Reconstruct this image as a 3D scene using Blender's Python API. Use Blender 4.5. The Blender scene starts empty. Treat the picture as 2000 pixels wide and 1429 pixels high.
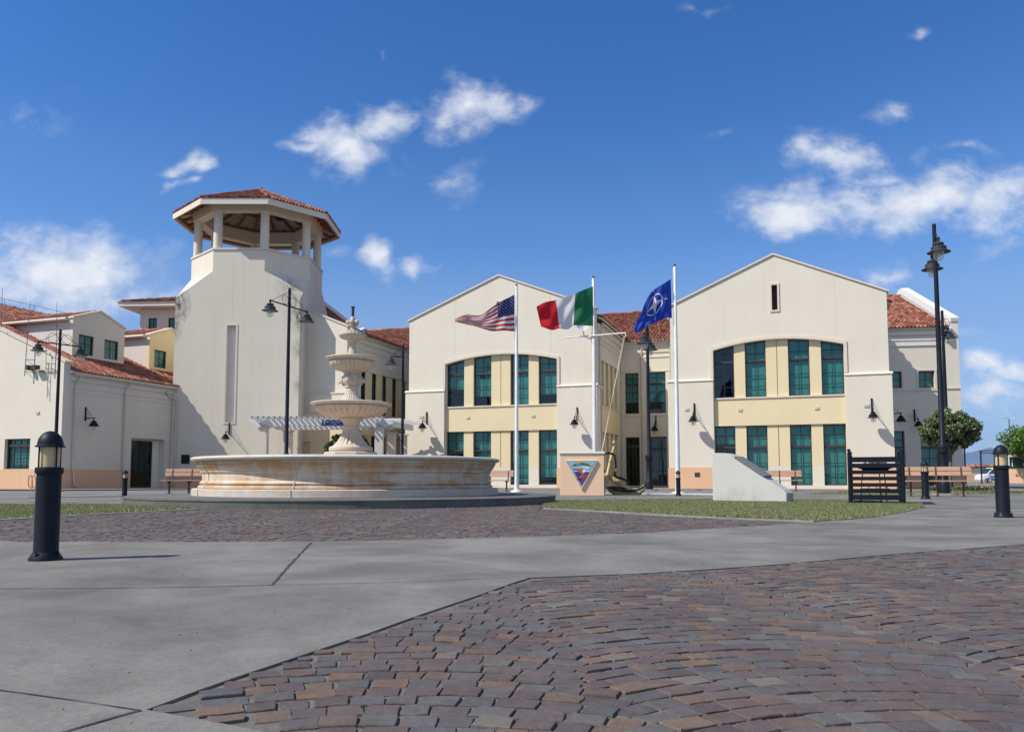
import bpy, bmesh, math, random
from mathutils import Vector, Matrix
from mathutils.geometry import tessellate_polygon
R = math.radians
random.seed(7)
SC = bpy.context.scene
COL = SC.collection

# ------------------------------------------------------------------ camera
F_PX, CXP, CYP, EYE = 1560.0, 1000.0, 820.0, 0.5
PITCH = math.atan(115 / F_PX)
cam = bpy.data.cameras.new("camera")
cam.sensor_width = 36; cam.sensor_fit = 'HORIZONTAL'
cam.lens = F_PX / 2000 * 36
cam.shift_y = (CYP - 714.5) / 2000
cam.clip_start = 0.05; cam.clip_end = 60000
camo = bpy.data.objects.new("camera", cam); COL.objects.link(camo)
camo.location = (0, 0, EYE); camo.rotation_euler = (R(90) + PITCH, 0, 0)
SC.camera = camo

SC.view_settings.view_transform = 'Standard'
SC.view_settings.look = 'None'
SC.view_settings.gamma = 1
SC.view_settings.exposure = 0.42
SC.cycles.max_bounces = 6
SC.cycles.transparent_max_bounces = 12
SC.cycles.use_denoising = True

# a point of the photograph (2000 x 1429) as a point of the place
def ray(x, y):
    a = (x - CXP) / F_PX; b = (CYP - y) / F_PX
    cp, sp = math.cos(PITCH), math.sin(PITCH)
    return (a, cp - b * sp, sp + b * cp)
def D(x, y, Y):
    d = ray(x, y); k = Y / d[1]
    return Vector((d[0] * k, Y, EYE + d[2] * k))
def G(x, y, z=0.0):
    d = ray(x, y); k = (z - EYE) / d[2]
    return (d[0] * k, d[1] * k)

# ------------------------------------------------------------------ node helpers
class NT:
    def __init__(s, tree): s.t = tree; s.n = tree.nodes; s.l = tree.links
    def new(s, typ, **kw):
        n = s.n.new(typ)
        for k, v in kw.items():
            if k in ('operation', 'blend_type', 'data_type', 'interpolation_type', 'noise_dimensions', 'feature', 'sky_type', 'vector_type'): setattr(n, k, v)
            else: n.inputs[k].default_value = v
        return n
    def link(s, a, b): s.l.new(a, b)
    def math(s, op, a, b=None, c=None, clamp=False):
        n = s.n.new('ShaderNodeMath'); n.operation = op; n.use_clamp = clamp
        for i, v in enumerate((a, b, c)):
            if v is None: continue
            if hasattr(v, 'is_output'): s.link(v, n.inputs[i])
            else: n.inputs[i].default_value = v
        return n.outputs[0]
    def vmath(s, op, a, b=None):
        n = s.n.new('ShaderNodeVectorMath'); n.operation = op
        for i, v in enumerate((a, b)):
            if v is None: continue
            if hasattr(v, 'is_output'): s.link(v, n.inputs[i])
            else: n.inputs[i].default_value = v
        return n
    def noise(s, vec, scale, detail=4, rough=.55, dist=0):
        n = s.n.new('ShaderNodeTexNoise'); n.inputs['Scale'].default_value = scale
        n.inputs['Detail'].default_value = detail; n.inputs['Roughness'].default_value = rough
        n.inputs['Distortion'].default_value = dist
        if vec is not None: s.link(vec, n.inputs['Vector'])
        return n.outputs[0]
    def ramp(s, fac, stops, mode='LINEAR'):
        n = s.n.new('ShaderNodeValToRGB'); n.color_ramp.interpolation = mode
        e = n.color_ramp.elements
        while len(e) < len(stops): e.new(0.5)
        for i, (p, c) in enumerate(stops):
            e[i].position = p; e[i].color = (c, c, c, 1) if isinstance(c, (int, float)) else (*c, 1)
        s.link(fac, n.inputs[0]); return n.outputs[0]
    def mix(s, fac, a, b, mode='MIX'):
        n = s.n.new('ShaderNodeMix'); n.data_type = 'RGBA'; n.blend_type = mode
        for i, v in ((0, fac), (6, a), (7, b)):
            if hasattr(v, 'is_output'): s.link(v, n.inputs[i])
            elif i == 0: n.inputs[0].default_value = v
            else: n.inputs[i].default_value = (*v, 1)
        return n.outputs[2]
    def scale(s, vec, sc):
        return s.vmath('MULTIPLY', vec, sc).outputs[0]

# ------------------------------------------------------------------ sky with clouds, sun
SUN_AZ, SUN_EL = 68.0, 47.0      # heading the light travels to (from +Y towards +X), elevation
world = bpy.data.worlds.new("World"); SC.world = world; world.use_nodes = True
w = NT(world.node_tree); w.n.clear()
out = w.n.new('ShaderNodeOutputWorld')
sky = w.n.new('ShaderNodeTexSky'); sky.sky_type = 'NISHITA'; sky.sun_disc = False
sky.sun_elevation = R(SUN_EL); sky.sun_rotation = R(SUN_AZ + 180)
sky.altitude = 900; sky.air_density = 1.0; sky.dust_density = 0.15; sky.ozone_density = 4.5
tc = w.n.new('ShaderNodeTexCoord')
sep = w.n.new('ShaderNodeSeparateXYZ'); w.link(tc.outputs['Generated'], sep.inputs[0])
yy = w.math('MAXIMUM', sep.outputs[1], 0.08)
qx = w.math('DIVIDE', sep.outputs[0], yy); qz = w.math('DIVIDE', sep.outputs[2], yy)
cmb = w.n.new('ShaderNodeCombineXYZ'); w.link(qx, cmb.inputs[0]); w.link(qz, cmb.inputs[1])
Q = cmb.outputs[0]
# clouds: heading, height, half sizes, strength (all as seen from the square)
CL = [(690, 275, 110, 55, 1.0), (745, 235, 70, 38, .8), (600, 296, 75, 22, .75), (912, 212, 100, 62, 1.0), (880, 345, 90, 36, .45), (380, 312, 34, 26, .85), (370, 348, 26, 12, .6),
      (750, 492, 52, 42, 1.0), (836, 506, 42, 22, .7), (130, 515, 190, 95, 1.0), (220, 590, 200, 60, .7), (20, 560, 140, 80, .75),
      (1540, 410, 155, 62, 1.0), (1625, 318, 110, 55, .85), (1720, 350, 60, 36, .7), (1850, 400, 240, 60, 1.0), (1980, 370, 100, 45, .7), (1705, 516, 58, 22, .7), (1960, 470, 80, 26, .5),
      (1748, 215, 48, 34, .75), (1798, 80, 42, 15, .55), (732, 92, 16, 18, .4), (1940, 715, 90, 30, .75), (1965, 765, 110, 36, .85), (1900, 640, 100, 25, .3), (1375, 240, 30, 16, .3), (1380, 5, 70, 18, .3), (1870, 310, 60, 22, .5),
      (640, 480, 60, 24, .45), (60, 220, 90, 60, .25)]
mask = None
warp = w.vmath('SUBTRACT', w.n.new('ShaderNodeTexNoise').outputs[1], (.5, .5, .5))
wn = warp.inputs[0].links[0].from_node; w.link(Q, wn.inputs['Vector']); wn.inputs['Scale'].default_value = 9; wn.inputs['Detail'].default_value = 3
QW = w.vmath('ADD', Q, w.scale(warp.outputs[0], (.16, .11, 0))).outputs[0]
for (cx, cy, rx, ry, st) in CL:
    d = ray(cx, cy); c = (d[0] / d[1], d[2] / d[1], 0)
    v = w.vmath('SUBTRACT', QW, c).outputs[0]
    v = w.scale(v, (F_PX / rx / 1.5, F_PX / ry / 1.55, 0))
    ln = w.vmath('LENGTH', v).outputs[1]
    m = w.math('MULTIPLY', w.math('SUBTRACT', 1.0, ln, clamp=True), st)
    mask = m if mask is None else w.math('MAXIMUM', mask, m)
n1 = w.noise(w.scale(Q, (1, 1.5, 1)), 11, 9, .62, .25)
n2 = w.noise(w.scale(Q, (1, 1.3, 1)), 34, 6, .6, .1)
ns = w.math('ADD', w.math('MULTIPLY', n1, .62), w.math('MULTIPLY', n2, .38))
dens = w.math('ADD', w.math('MULTIPLY', mask, 1.8), w.math('MULTIPLY', w.math('SUBTRACT', ns, .60), 3.3))
dens = w.math('MULTIPLY', dens, w.math('MULTIPLY', mask, 3.2, clamp=True))
dens = w.math('MULTIPLY', dens, .78)
df = w.ramp(dens, [(.0, 0.0), (.30, .17), (.62, .58), (1.0, .92)])
# thin veil towards the horizon on the right and left
veil = w.math('MULTIPLY', w.math('SUBTRACT', .22, qz, clamp=True), 2.2)
veil = w.math('MULTIPLY', veil, w.ramp(w.noise(w.scale(Q, (1, 3, 1)), 4, 6, .6), [(.4, 0.0), (.7, 1.0)]))
fac = w.math('MAXIMUM', df, w.math('MULTIPLY', veil, .6))
front = w.math('MULTIPLY', w.math('GREATER_THAN', sep.outputs[1], .08), w.math('GREATER_THAN', sep.outputs[2], 0.0))
fac = w.math('MULTIPLY', fac, front)
# cloud added to the unseen sky behind the viewer, for neutral fill light
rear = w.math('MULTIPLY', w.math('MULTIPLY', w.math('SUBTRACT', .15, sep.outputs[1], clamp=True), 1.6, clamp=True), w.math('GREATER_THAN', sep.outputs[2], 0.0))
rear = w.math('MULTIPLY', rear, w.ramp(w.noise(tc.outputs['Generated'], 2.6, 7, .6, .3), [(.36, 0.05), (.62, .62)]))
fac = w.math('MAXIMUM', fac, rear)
shade = w.ramp(w.math('ADD', w.noise(w.vmath('ADD', Q, (.012, -.02, 0)).outputs[0], 13, 7, .6), w.math('MULTIPLY', dens, .12)), [(.35, (.50, .55, .66)), (.7, (.72, .745, .80))])
skyc = w.mix(1.0, sky.outputs[0], w.ramp(sep.outputs[2], [(.0, (.54, .78, 1.0)), (.30, (.49, .755, 1.0)), (.52, (.36, .70, 1.03)), (.8, (.42, .7, .98))]), 'MULTIPLY')
low = w.ramp(w.math('MULTIPLY', sep.outputs[2], 1.0), [(0.0, .88), (.16, .60), (.30, .08), (.42, 0.0)], 'EASE')
skyc = w.mix(low, skyc, (1.92, 2.72, 4.3))
bg1 = w.n.new('ShaderNodeBackground'); w.link(skyc, bg1.inputs[0]); bg1.inputs[1].default_value = 0.115
bg2 = w.n.new('ShaderNodeBackground'); w.link(shade, bg2.inputs[0]); bg2.inputs[1].default_value = 0.9
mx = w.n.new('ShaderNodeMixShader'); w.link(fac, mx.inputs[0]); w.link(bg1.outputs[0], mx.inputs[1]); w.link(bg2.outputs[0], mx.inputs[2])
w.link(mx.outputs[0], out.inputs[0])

sun = bpy.data.lights.new("sun", 'SUN'); sun.energy = 3.95; sun.angle = R(.53); sun.color = (1, .95, .865)
suno = bpy.data.objects.new("sun", sun); COL.objects.link(suno)
sd = Vector((math.sin(R(SUN_AZ)) * math.cos(R(SUN_EL)), math.cos(R(SUN_AZ)) * math.cos(R(SUN_EL)), -math.sin(R(SUN_EL))))
suno.rotation_euler = sd.to_track_quat('-Z', 'Y').to_euler(); suno.location = (-40, -20, 60)

# ------------------------------------------------------------------ materials
MATS = {}
def new_mat(name):
    m = bpy.data.materials.new(name); m.use_nodes = True
    t = NT(m.node_tree); b = m.node_tree.nodes['Principled BSDF']
    MATS[name] = m
    return m, t, b
def bump(t, b, h, strength, dist=.01):
    n = t.n.new('ShaderNodeBump'); n.inputs['Strength'].default_value = strength; n.inputs['Distance'].default_value = dist
    t.link(h, n.inputs['Height']); t.link(n.outputs[0], b.inputs['Normal'])
def basic(name, col, col2=None, scale=3, rough=.7, bs=0, bscale=60, bdist=.004, metal=0, spec=.5, island=False, detail=6, stretch=(1, 1, 1)):
    m, t, b = new_mat(name)
    tc = t.n.new('ShaderNodeTexCoord')
    vec = t.scale(tc.outputs['Object'], stretch)
    if col2 is None: col2 = tuple(c * .86 for c in col)
    f = t.ramp(t.noise(vec, scale, detail, .6), [(.3, 0.0), (.7, 1.0)])
    c = t.mix(f, col, col2)
    if island:
        g = t.n.new('ShaderNodeNewGeometry')
        c = t.mix(1.0, c, t.ramp(g.outputs['Random Per Island'], [(0, .62), (1, 1.3)]), 'MULTIPLY')
    t.link(c, b.inputs['Base Color'])
    b.inputs['Roughness'].default_value = rough; b.inputs['Metallic'].default_value = metal
    b.inputs['Specular IOR Level'].default_value = spec
    if bs: bump(t, b, t.noise(tc.outputs['Object'], bscale, 5, .6), bs, bdist)
    return m
def stucco(name, col, stain=.12, marks=()):
    """plaster: faint blotches, vertical run-off streaks, fine grain; marks are weathered places (x, y, z, radius)"""
    m, t, b = new_mat(name)
    tc = t.n.new('ShaderNodeTexCoord'); ob = tc.outputs['Object']
    big = t.ramp(t.noise(ob, .55, 5, .6), [(.35, 0.0), (.7, 1.0)])
    run = t.ramp(t.noise(t.scale(ob, (3.2, 3.2, .16)), 1.2, 6, .65), [(.48, 0.0), (.8, 1.0)])
    c = t.mix(t.math('MULTIPLY', big, .55), col, tuple(x * y for x, y in zip(col, (.90, .885, .86))))
    c = t.mix(t.math('MULTIPLY', run, stain), c, tuple(x * .62 for x in col))
    speck = t.ramp(t.noise(ob, 9, 8, .7), [(.60, 0.0), (.75, 1.0)])
    c = t.mix(t.math('MULTIPLY', speck, stain * .5), c, tuple(x * .7 for x in col))
    for (x, y, z, r, s) in marks:
        d = t.vmath('LENGTH', t.scale(t.vmath('SUBTRACT', ob, (x, y, z)).outputs[0], (1, 1, .62))).outputs[1]
        k = t.math('SUBTRACT', 1.0, t.math('DIVIDE', d, r), clamp=True)
        k = t.math('MULTIPLY', k, t.ramp(t.noise(t.scale(ob, (1, 1, .5)), 4.5, 8, .7), [(.38, 0.0), (.62, 1.0)]))
        c = t.mix(t.math('MULTIPLY', k, s, clamp=True), c, (.10, .095, .085))
    t.link(c, b.inputs['Base Color']); b.inputs['Roughness'].default_value = .92; b.inputs['Specular IOR Level'].default_value = .25
    bump(t, b, t.noise(ob, 55, 4, .6), .25, .01)
    return m
CREAM = (.70, .65, .54)
stucco('cream', CREAM, .12)
stucco('cream_tower', (.70, .65, .54), .20, [(0.0, 0, 10.1, .95, 1.6), (0, 0, 8.6, .5, .9), (6.9, 0, 9.6, .8, 1.3), (6.9, 0, 7.6, .5, .8), (6.9, 0, 5.6, .4, .7), (6.2, .4, 11.0, .9, .9), (0, 0, 3.2, .4, .6)])
stucco('yellow', (.74, .625, .40), .06)
stucco('peach', (.70, .455, .285), .16)
stucco('peach_sign', (.80, .56, .38), .08)
stucco('trim', (.70, .61, .52), .25)
stucco('white_plaster', (.74, .72, .68), .2)
stucco('pinkish', (.68, .63, .59), .15)
stucco('marker_stone', (.53, .52, .49), .08, [(.55, 0, -.04, .30, .5), (1.0, 0, -.04, .26, .5), (.2, 0, -.02, .2, .3)])
basic('white_metal', (.72, .72, .70), (.62, .62, .6), 5, .45)
basic('gutter_metal', (.62, .56, .47), (.52, .46, .38), 4, .5)
basic('window_metal', (.038, .034, .028), (.06, .052, .042), 4, .45)
basic('glazing_bar', (.008, .009, .009), None, 4, .6)
basic('iron', (.005, .008, .014), (.009, .013, .021), 7, .5, .15, 90, .002, spec=.22)
basic('iron_grey', (.028, .034, .042), (.045, .052, .06), 7, .5, .15, 90, .002, spec=.3)
basic('dark_wood', (.05, .022, .016), (.08, .035, .022), 6, .6)
basic('bench_wood', (.35, .20, .125), (.45, .27, .175), 5, .62, .3, 40, .003, stretch=(1, 6, 6))
basic('rafter_wood', (.20, .075, .03), (.28, .11, .045), 5, .7, stretch=(1, 1, 1))
basic('corrugated', (.55, .52, .46), (.42, .38, .33), 6, .6)
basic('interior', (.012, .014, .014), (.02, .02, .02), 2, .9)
basic('granite', (.10, .10, .105), (.2, .2, .2), 40, .35)
basic('gold_paint', (.44, .35, .16), (.36, .28, .12), 6, .42, .1)
basic('chain_black', (.012, .012, .013), None, 6, .35)
basic('stem', (.09, .07, .05), (.15, .12, .09), 12, .9, .5, 30, .01)
basic('rubber', (.02, .02, .02), None, 5, .8)
basic('van_white', (.75, .76, .78), None, 3, .3)
basic('van_glass', (.03, .05, .07), None, 3, .1)
basic('bluepaint', (.03, .10, .42), None, 3, .4)
basic('hill_haze_blue', (.09, .15, .24), (.11, .17, .25), .0006, 1.0)  # blue-grey: distance haze put into the colour of the hills
basic('antenna_metal', (.22, .22, .22), None, 6, .4, metal=.6)
basic('sign_green', (.008, .03, .024), None, 6, .5)
basic('sign_blue', (.012, .022, .15), (.015, .035, .22), 3, .35)
basic('letter_white', (.72, .72, .72), None, 3, .5)
basic('soil', (.16, .12, .08), (.10, .075, .05), 6, .95, .5, 30, .01)
basic('gravel_white', (.70, .69, .66), (.45, .44, .42), 14, .9, 1, 30, .03)
basic('lens_cream', (.62, .52, .32), (.50, .36, .18), 5, .35)
for nm, c in dict(em_white=(.8, .78, .74), em_gold=(.62, .40, .06), em_sky=(.20, .52, .78), em_navy=(.045, .045, .30), em_brown=(.42, .13, .035), em_black=(.012, .012, .012), em_red=(.62, .05, .12), em_grey=(.5, .55, .6)).items():
    basic(nm, c, tuple(x * .8 for x in c), 14, .35)

def tile_mat():
    m, t, b = new_mat('roof_tile')
    tc = t.n.new('ShaderNodeTexCoord'); g = t.n.new('ShaderNodeNewGeometry')
    c = t.ramp(g.outputs['Random Per Island'], [(0, (.15, .052, .036)), (.35, (.24, .088, .054)), (.7, (.31, .125, .08)), (1, (.40, .20, .135))])
    lich = t.ramp(t.noise(tc.outputs['Object'], 1.6, 7, .7), [(.55, 0.0), (.75, 1.0)])
    c = t.mix(t.math('MULTIPLY', lich, .35), c, (.22, .17, .13))
    t.link(c, b.inputs['Base Color']); b.inputs['Roughness'].default_value = .85; b.inputs['Specular IOR Level'].default_value = .2
    bump(t, b, t.noise(tc.outputs['Object'], 30, 4, .6), .3, .01)
tile_mat()
def glass_mats():
    m, t, b = new_mat('pane_glass')
    t.n.remove(b); o = t.n['Material Output']
    tr = t.n.new('ShaderNodeBsdfTransparent'); tr.inputs[0].default_value = (.475, .715, .70, 1)
    gl = t.n.new('ShaderNodeBsdfGlossy'); gl.inputs[0].default_value = (.9, .95, .95, 1); gl.inputs[1].default_value = .02
    fr = t.n.new('ShaderNodeLayerWeight'); fr.inputs[0].default_value = .5
    fz = t.math('ADD', t.math('MULTIPLY', t.math('POWER', fr.outputs[1], 4.0), .85), .045)
    mxs = t.n.new('ShaderNodeMixShader'); t.link(fz, mxs.inputs[0]); t.link(tr.outputs[0], mxs.inputs[1]); t.link(gl.outputs[0], mxs.inputs[2])
    tc = t.n.new('ShaderNodeTexCoord'); bp = t.n.new('ShaderNodeBump'); bp.inputs['Strength'].default_value = .25; bp.inputs['Distance'].default_value = .01
    t.link(t.noise(tc.outputs['Object'], 1.3, 2, .5), bp.inputs['Height']); t.link(bp.outputs[0], gl.inputs['Normal'])
    t.link(mxs.outputs[0], o.inputs[0])
    m, t, b = new_mat('globe_glass')
    t.n.remove(b); o = t.n['Material Output']
    tr = t.n.new('ShaderNodeBsdfTransparent'); tr.inputs[0].default_value = (.95, .95, .94, 1)
    gl = t.n.new('ShaderNodeBsdfPrincipled'); gl.inputs['Base Color'].default_value = (.8, .79, .76, 1); gl.inputs['Roughness'].default_value = .15
    fr = t.n.new('ShaderNodeLayerWeight'); fr.inputs[0].default_value = .35
    mxs = t.n.new('ShaderNodeMixShader'); t.link(t.math('ADD', t.math('MULTIPLY', fr.outputs[1], .6), .18), mxs.inputs[0]); t.link(tr.outputs[0], mxs.inputs[1]); t.link(gl.outputs[0], mxs.inputs[2])
    t.link(mxs.outputs[0], o.inputs[0])
glass_mats()
basic('blind_cloth', (.80, .80, .77), (.70, .70, .68), 2, .9)
def concrete(name, base, dark, sc=1.0, broom=.3):
    m, t, b = new_mat(name)
    tc = t.n.new('ShaderNodeTexCoord'); ob = tc.outputs['Object']
    a = t.ramp(t.noise(t.scale(ob, (1, 1, 1)), .9 * sc, 7, .62, .4), [(.36, 0.0), (.66, 1.0)])
    c = t.mix(a, base, dark)
    a2 = t.ramp(t.noise(ob, 5 * sc, 8, .7), [(.5, 0.0), (.78, 1.0)])
    c = t.mix(t.math('MULTIPLY', a2, .35), c, tuple(x * .62 for x in dark))
    light = t.ramp(t.noise(t.vmath('ADD', ob, (7, 3, 0)).outputs[0], 1.7 * sc, 6, .6), [(.56, 0.0), (.75, 1.0)])
    c = t.mix(t.math('MULTIPLY', light, .4), c, tuple(min(1, x * 1.3) for x in base))
    fine = t.math('ADD', t.math('MULTIPLY', t.noise(ob, 190, 3, .7), .6), t.math('MULTIPLY', t.noise(ob, 42, 5, .7), .4))
    c = t.mix(1.0, c, t.ramp(fine, [(.33, .66), (.66, 1.30)]), 'MULTIPLY')
    pit = t.ramp(t.noise(ob, 60, 3, .6), [(.70, 1.0), (.77, .45)])
    c = t.mix(1.0, c, pit, 'MULTIPLY')
    t.link(c, b.inputs['Base Color']); b.inputs['Roughness'].default_value = .88; b.inputs['Specular IOR Level'].default_value = .3
    h = t.math('ADD', t.math('MULTIPLY', t.noise(ob, 180, 4, .7), .5), t.math('MULTIPLY', t.noise(t.scale(ob, (3, 60, 1)), 3, 3, .6), broom))
    bump(t, b, h, .5, .004)
concrete('concrete_slab', (.225, .215, .192), (.115, .109, .099))
concrete('concrete_kerb', (.27, .26, .235), (.19, .18, .16), 2)
concrete('concrete_old', (.15, .15, .135), (.095, .095, .088), 2.5)
concrete('asphalt_far', (.20, .20, .20), (.165, .165, .168), .25, .05)
concrete('mortar', (.17, .155, .135), (.10, .092, .08), 5)
def cobble_mat():
    m, t, b = new_mat('porphyry')
    tc = t.n.new('ShaderNodeTexCoord'); g = t.n.new('ShaderNodeNewGeometry'); ob = tc.outputs['Object']
    rnd = g.outputs['Random Per Island']
    c = t.ramp(rnd, [(0, (0.084, 0.062, 0.058)), (.12, (0.109, 0.078, 0.071)), (.27, (0.099, 0.091, 0.083)), (.38, (0.126, 0.114, 0.101)), (.47, (0.084, 0.082, 0.082)), (.56, (0.120, 0.080, 0.066)), (.68, (0.099, 0.071, 0.067)), (.80, (0.134, 0.092, 0.065)), (.94, (0.177, 0.111, 0.067)), (.985, (0.171, 0.144, 0.113))])
    c = t.mix(t.ramp(t.noise(ob, 22, 6, .65), [(.35, 0.0), (.7, 1.0)]), c, t.mix(1.0, c, (.66, .66, .70), 'MULTIPLY'))
    dust = t.ramp(t.noise(ob, 2.2, 5, .6), [(.40, 0.0), (.75, 1.0)])
    c = t.mix(t.math('MULTIPLY', dust, .28), c, (.20, .185, .165))
    sp = t.ramp(t.noise(ob, 330, 2, .6), [(.62, 0.0), (.72, 1.0)])
    c = t.mix(t.math('MULTIPLY', sp, .5), c, (.36, .34, .33))
    t.link(c, b.inputs['Base Color']); b.inputs['Roughness'].default_value = .68; b.inputs['Specular IOR Level'].default_value = .4
    h = t.math('ADD', t.noise(ob, 34, 5, .6), t.math('MULTIPLY', t.noise(ob, 240, 3, .6), .25))
    bump(t, b, h, .55, .008)
cobble_mat()
def stone_mat(name, rust, base=(.60, .545, .46)):
    """travertine with rust-coloured run-off"""
    m, t, b = new_mat(name)
    tc = t.n.new('ShaderNodeTexCoord'); ob = tc.outputs['Object']
    sp = t.n.new('ShaderNodeSeparateXYZ'); t.link(ob, sp.inputs[0])
    an = t.math('ARCTAN2', sp.outputs[1], sp.outputs[0])
    cb = t.n.new('ShaderNodeCombineXYZ'); t.link(an, cb.inputs[0]); t.link(sp.outputs[2], cb.inputs[1])
    V = cb.outputs[0]
    c = t.mix(t.ramp(t.noise(ob, 6, 6, .6), [(.3, 0.0), (.7, 1.0)]), base, tuple(x * .84 for x in base))
    runs = t.noise(t.scale(V, (9, .9, 1)), 1.3, 7, .65)
    blot = t.noise(t.scale(V, (2.2, 5, 1)), 1.6, 6, .6, .6)
    band = t.ramp(sp.outputs[2], [(0, .02), (.22, .05), (.30, .03), (.5, .0), (.56, .05), (.62, .09), (.70, .07), (.74, 0.0)])
    k = t.ramp(t.math('ADD', t.math('ADD', t.math('MULTIPLY', runs, .5), t.math('MULTIPLY', blot, .5)), band), [(.455, 0.0), (.61, 1.0)])
    c = t.mix(t.math('MULTIPLY', k, rust), c, (.47, .25, .085))
    k2 = t.ramp(t.noise(t.scale(V, (14, 1.2, 1)), 1.6, 6, .7), [(.56, 0.0), (.74, 1.0)])
    c = t.mix(t.math('MULTIPLY', k2, rust * .7), c, (.22, .14, .08))
    dk = t.ramp(t.noise(t.vmath('ADD', ob, (5, 1, 2)).outputs[0], 3.5, 8, .7), [(.55, 0.0), (.75, 1.0)])
    c = t.mix(t.math('MULTIPLY', dk, .18), c, (.16, .14, .11))
    t.link(c, b.inputs['Base Color']); b.inputs['Roughness'].default_value = .72; b.inputs['Specular IOR Level'].default_value = .35
    bump(t, b, t.noise(ob, 60, 6, .65), .4, .006)
stone_mat('basin_stone', .80, (.66, .585, .49))
stone_mat('plinth_stone', .38, (.60, .565, .50))
stone_mat('tier_stone', .22, (.56, .50, .415))
stone_mat('rim_stone', .12, (.60, .57, .51))
def leaf(name, a, b_, dark):
    m, t, b = new_mat(name)
    g = t.n.new('ShaderNodeNewGeometry')
    c = t.ramp(g.outputs['Random Per Island'], [(0, dark), (.45, a), (1, b_)])
    t.link(c, b.inputs['Base Color']); b.inputs['Roughness'].default_value = .42
    tl = t.n.new('ShaderNodeBsdfTranslucent'); t.link(c, tl.inputs[0])
    ms = t.n.new('ShaderNodeMixShader'); ms.inputs[0].default_value = .28
    t.link(b.outputs[0], ms.inputs[1]); t.link(tl.outputs[0], ms.inputs[2]); t.link(ms.outputs[0], t.n['Material Output'].inputs[0])
leaf('leaf_variegated', (.10, .14, .05), (.36, .40, .21), (.035, .06, .02))
leaf('leaf_topiary', (.05, .095, .022), (.10, .15, .04), (.02, .04, .01))
leaf('leaf_bright', (.09, .19, .02), (.14, .26, .03), (.04, .09, .01))
leaf('grass_blade', (.20, .235, .085), (.40, .37, .20), (.11, .145, .05))
leaf('petal', (.55, .25, .02), (.7, .6, .1), (.4, .1, .02))
basic('lawn_soil', (.20, .21, .095), (.28, .24, .14), 5, .95, .6, 40, .02)
def flag_mat(kind):
    m, t, b = new_mat('cloth_' + kind)
    uv = t.n.new('ShaderNodeTexCoord').outputs['UV']
    s = t.n.new('ShaderNodeSeparateXYZ'); t.link(uv, s.inputs[0]); u, v = s.outputs[0], s.outputs[1]
    if kind == 'tricolour':
        c = t.ramp(u, [(0, (.01, .17, .07)), (1 / 3, (.72, .72, .74)), (2 / 3, (.62, .008, .02))], 'CONSTANT')
    elif kind == 'navy':
        c = t.mix(.0, (.012, .055, .42), (0, 0, 0))
    else:
        k = t.math('MODULO', t.math('MULTIPLY', v, 13), 2)
        st = t.math('LESS_THAN', k, 1.0)
        c = t.mix(st, (.72, .72, .74), (.50, .035, .03))
        can = t.math('MULTIPLY', t.math('LESS_THAN', u, .4), t.math('LESS_THAN', v, 7 / 13))
        a = t.math('MULTIPLY', u, 12 / .4 * .5); bb = t.math('MULTIPLY', v, 10 / (7 / 13) * .5)
        row = t.math('FLOOR', t.math('MULTIPLY', bb, 2))
        off = t.math('MULTIPLY', t.math('MODULO', row, 2), .5)
        fx = t.math('SUBTRACT', t.math('FRACT', t.math('ADD', a, off)), .5)
        fy = t.math('MULTIPLY', t.math('SUBTRACT', t.math('FRACT', t.math('MULTIPLY', bb, 2)), .5), .62)
        d2 = t.math('ADD', t.math('MULTIPLY', fx, fx), t.math('MULTIPLY', fy, fy))
        star = t.math('LESS_THAN', d2, .013)
        c = t.mix(can, c, t.mix(star, (.018, .022, .13), (.7, .7, .72)))
    t.link(c, b.inputs['Base Color']); b.inputs['Roughness'].default_value = .75
    tl = t.n.new('ShaderNodeBsdfTranslucent'); t.link(c, tl.inputs[0])
    ms = t.n.new('ShaderNodeMixShader'); ms.inputs[0].default_value = .4
    t.link(b.outputs[0], ms.inputs[1]); t.link(tl.outputs[0], ms.inputs[2]); t.link(ms.outputs[0], t.n['Material Output'].inputs[0])
for k in ('stripes', 'tricolour', 'navy'): flag_mat(k)

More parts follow.
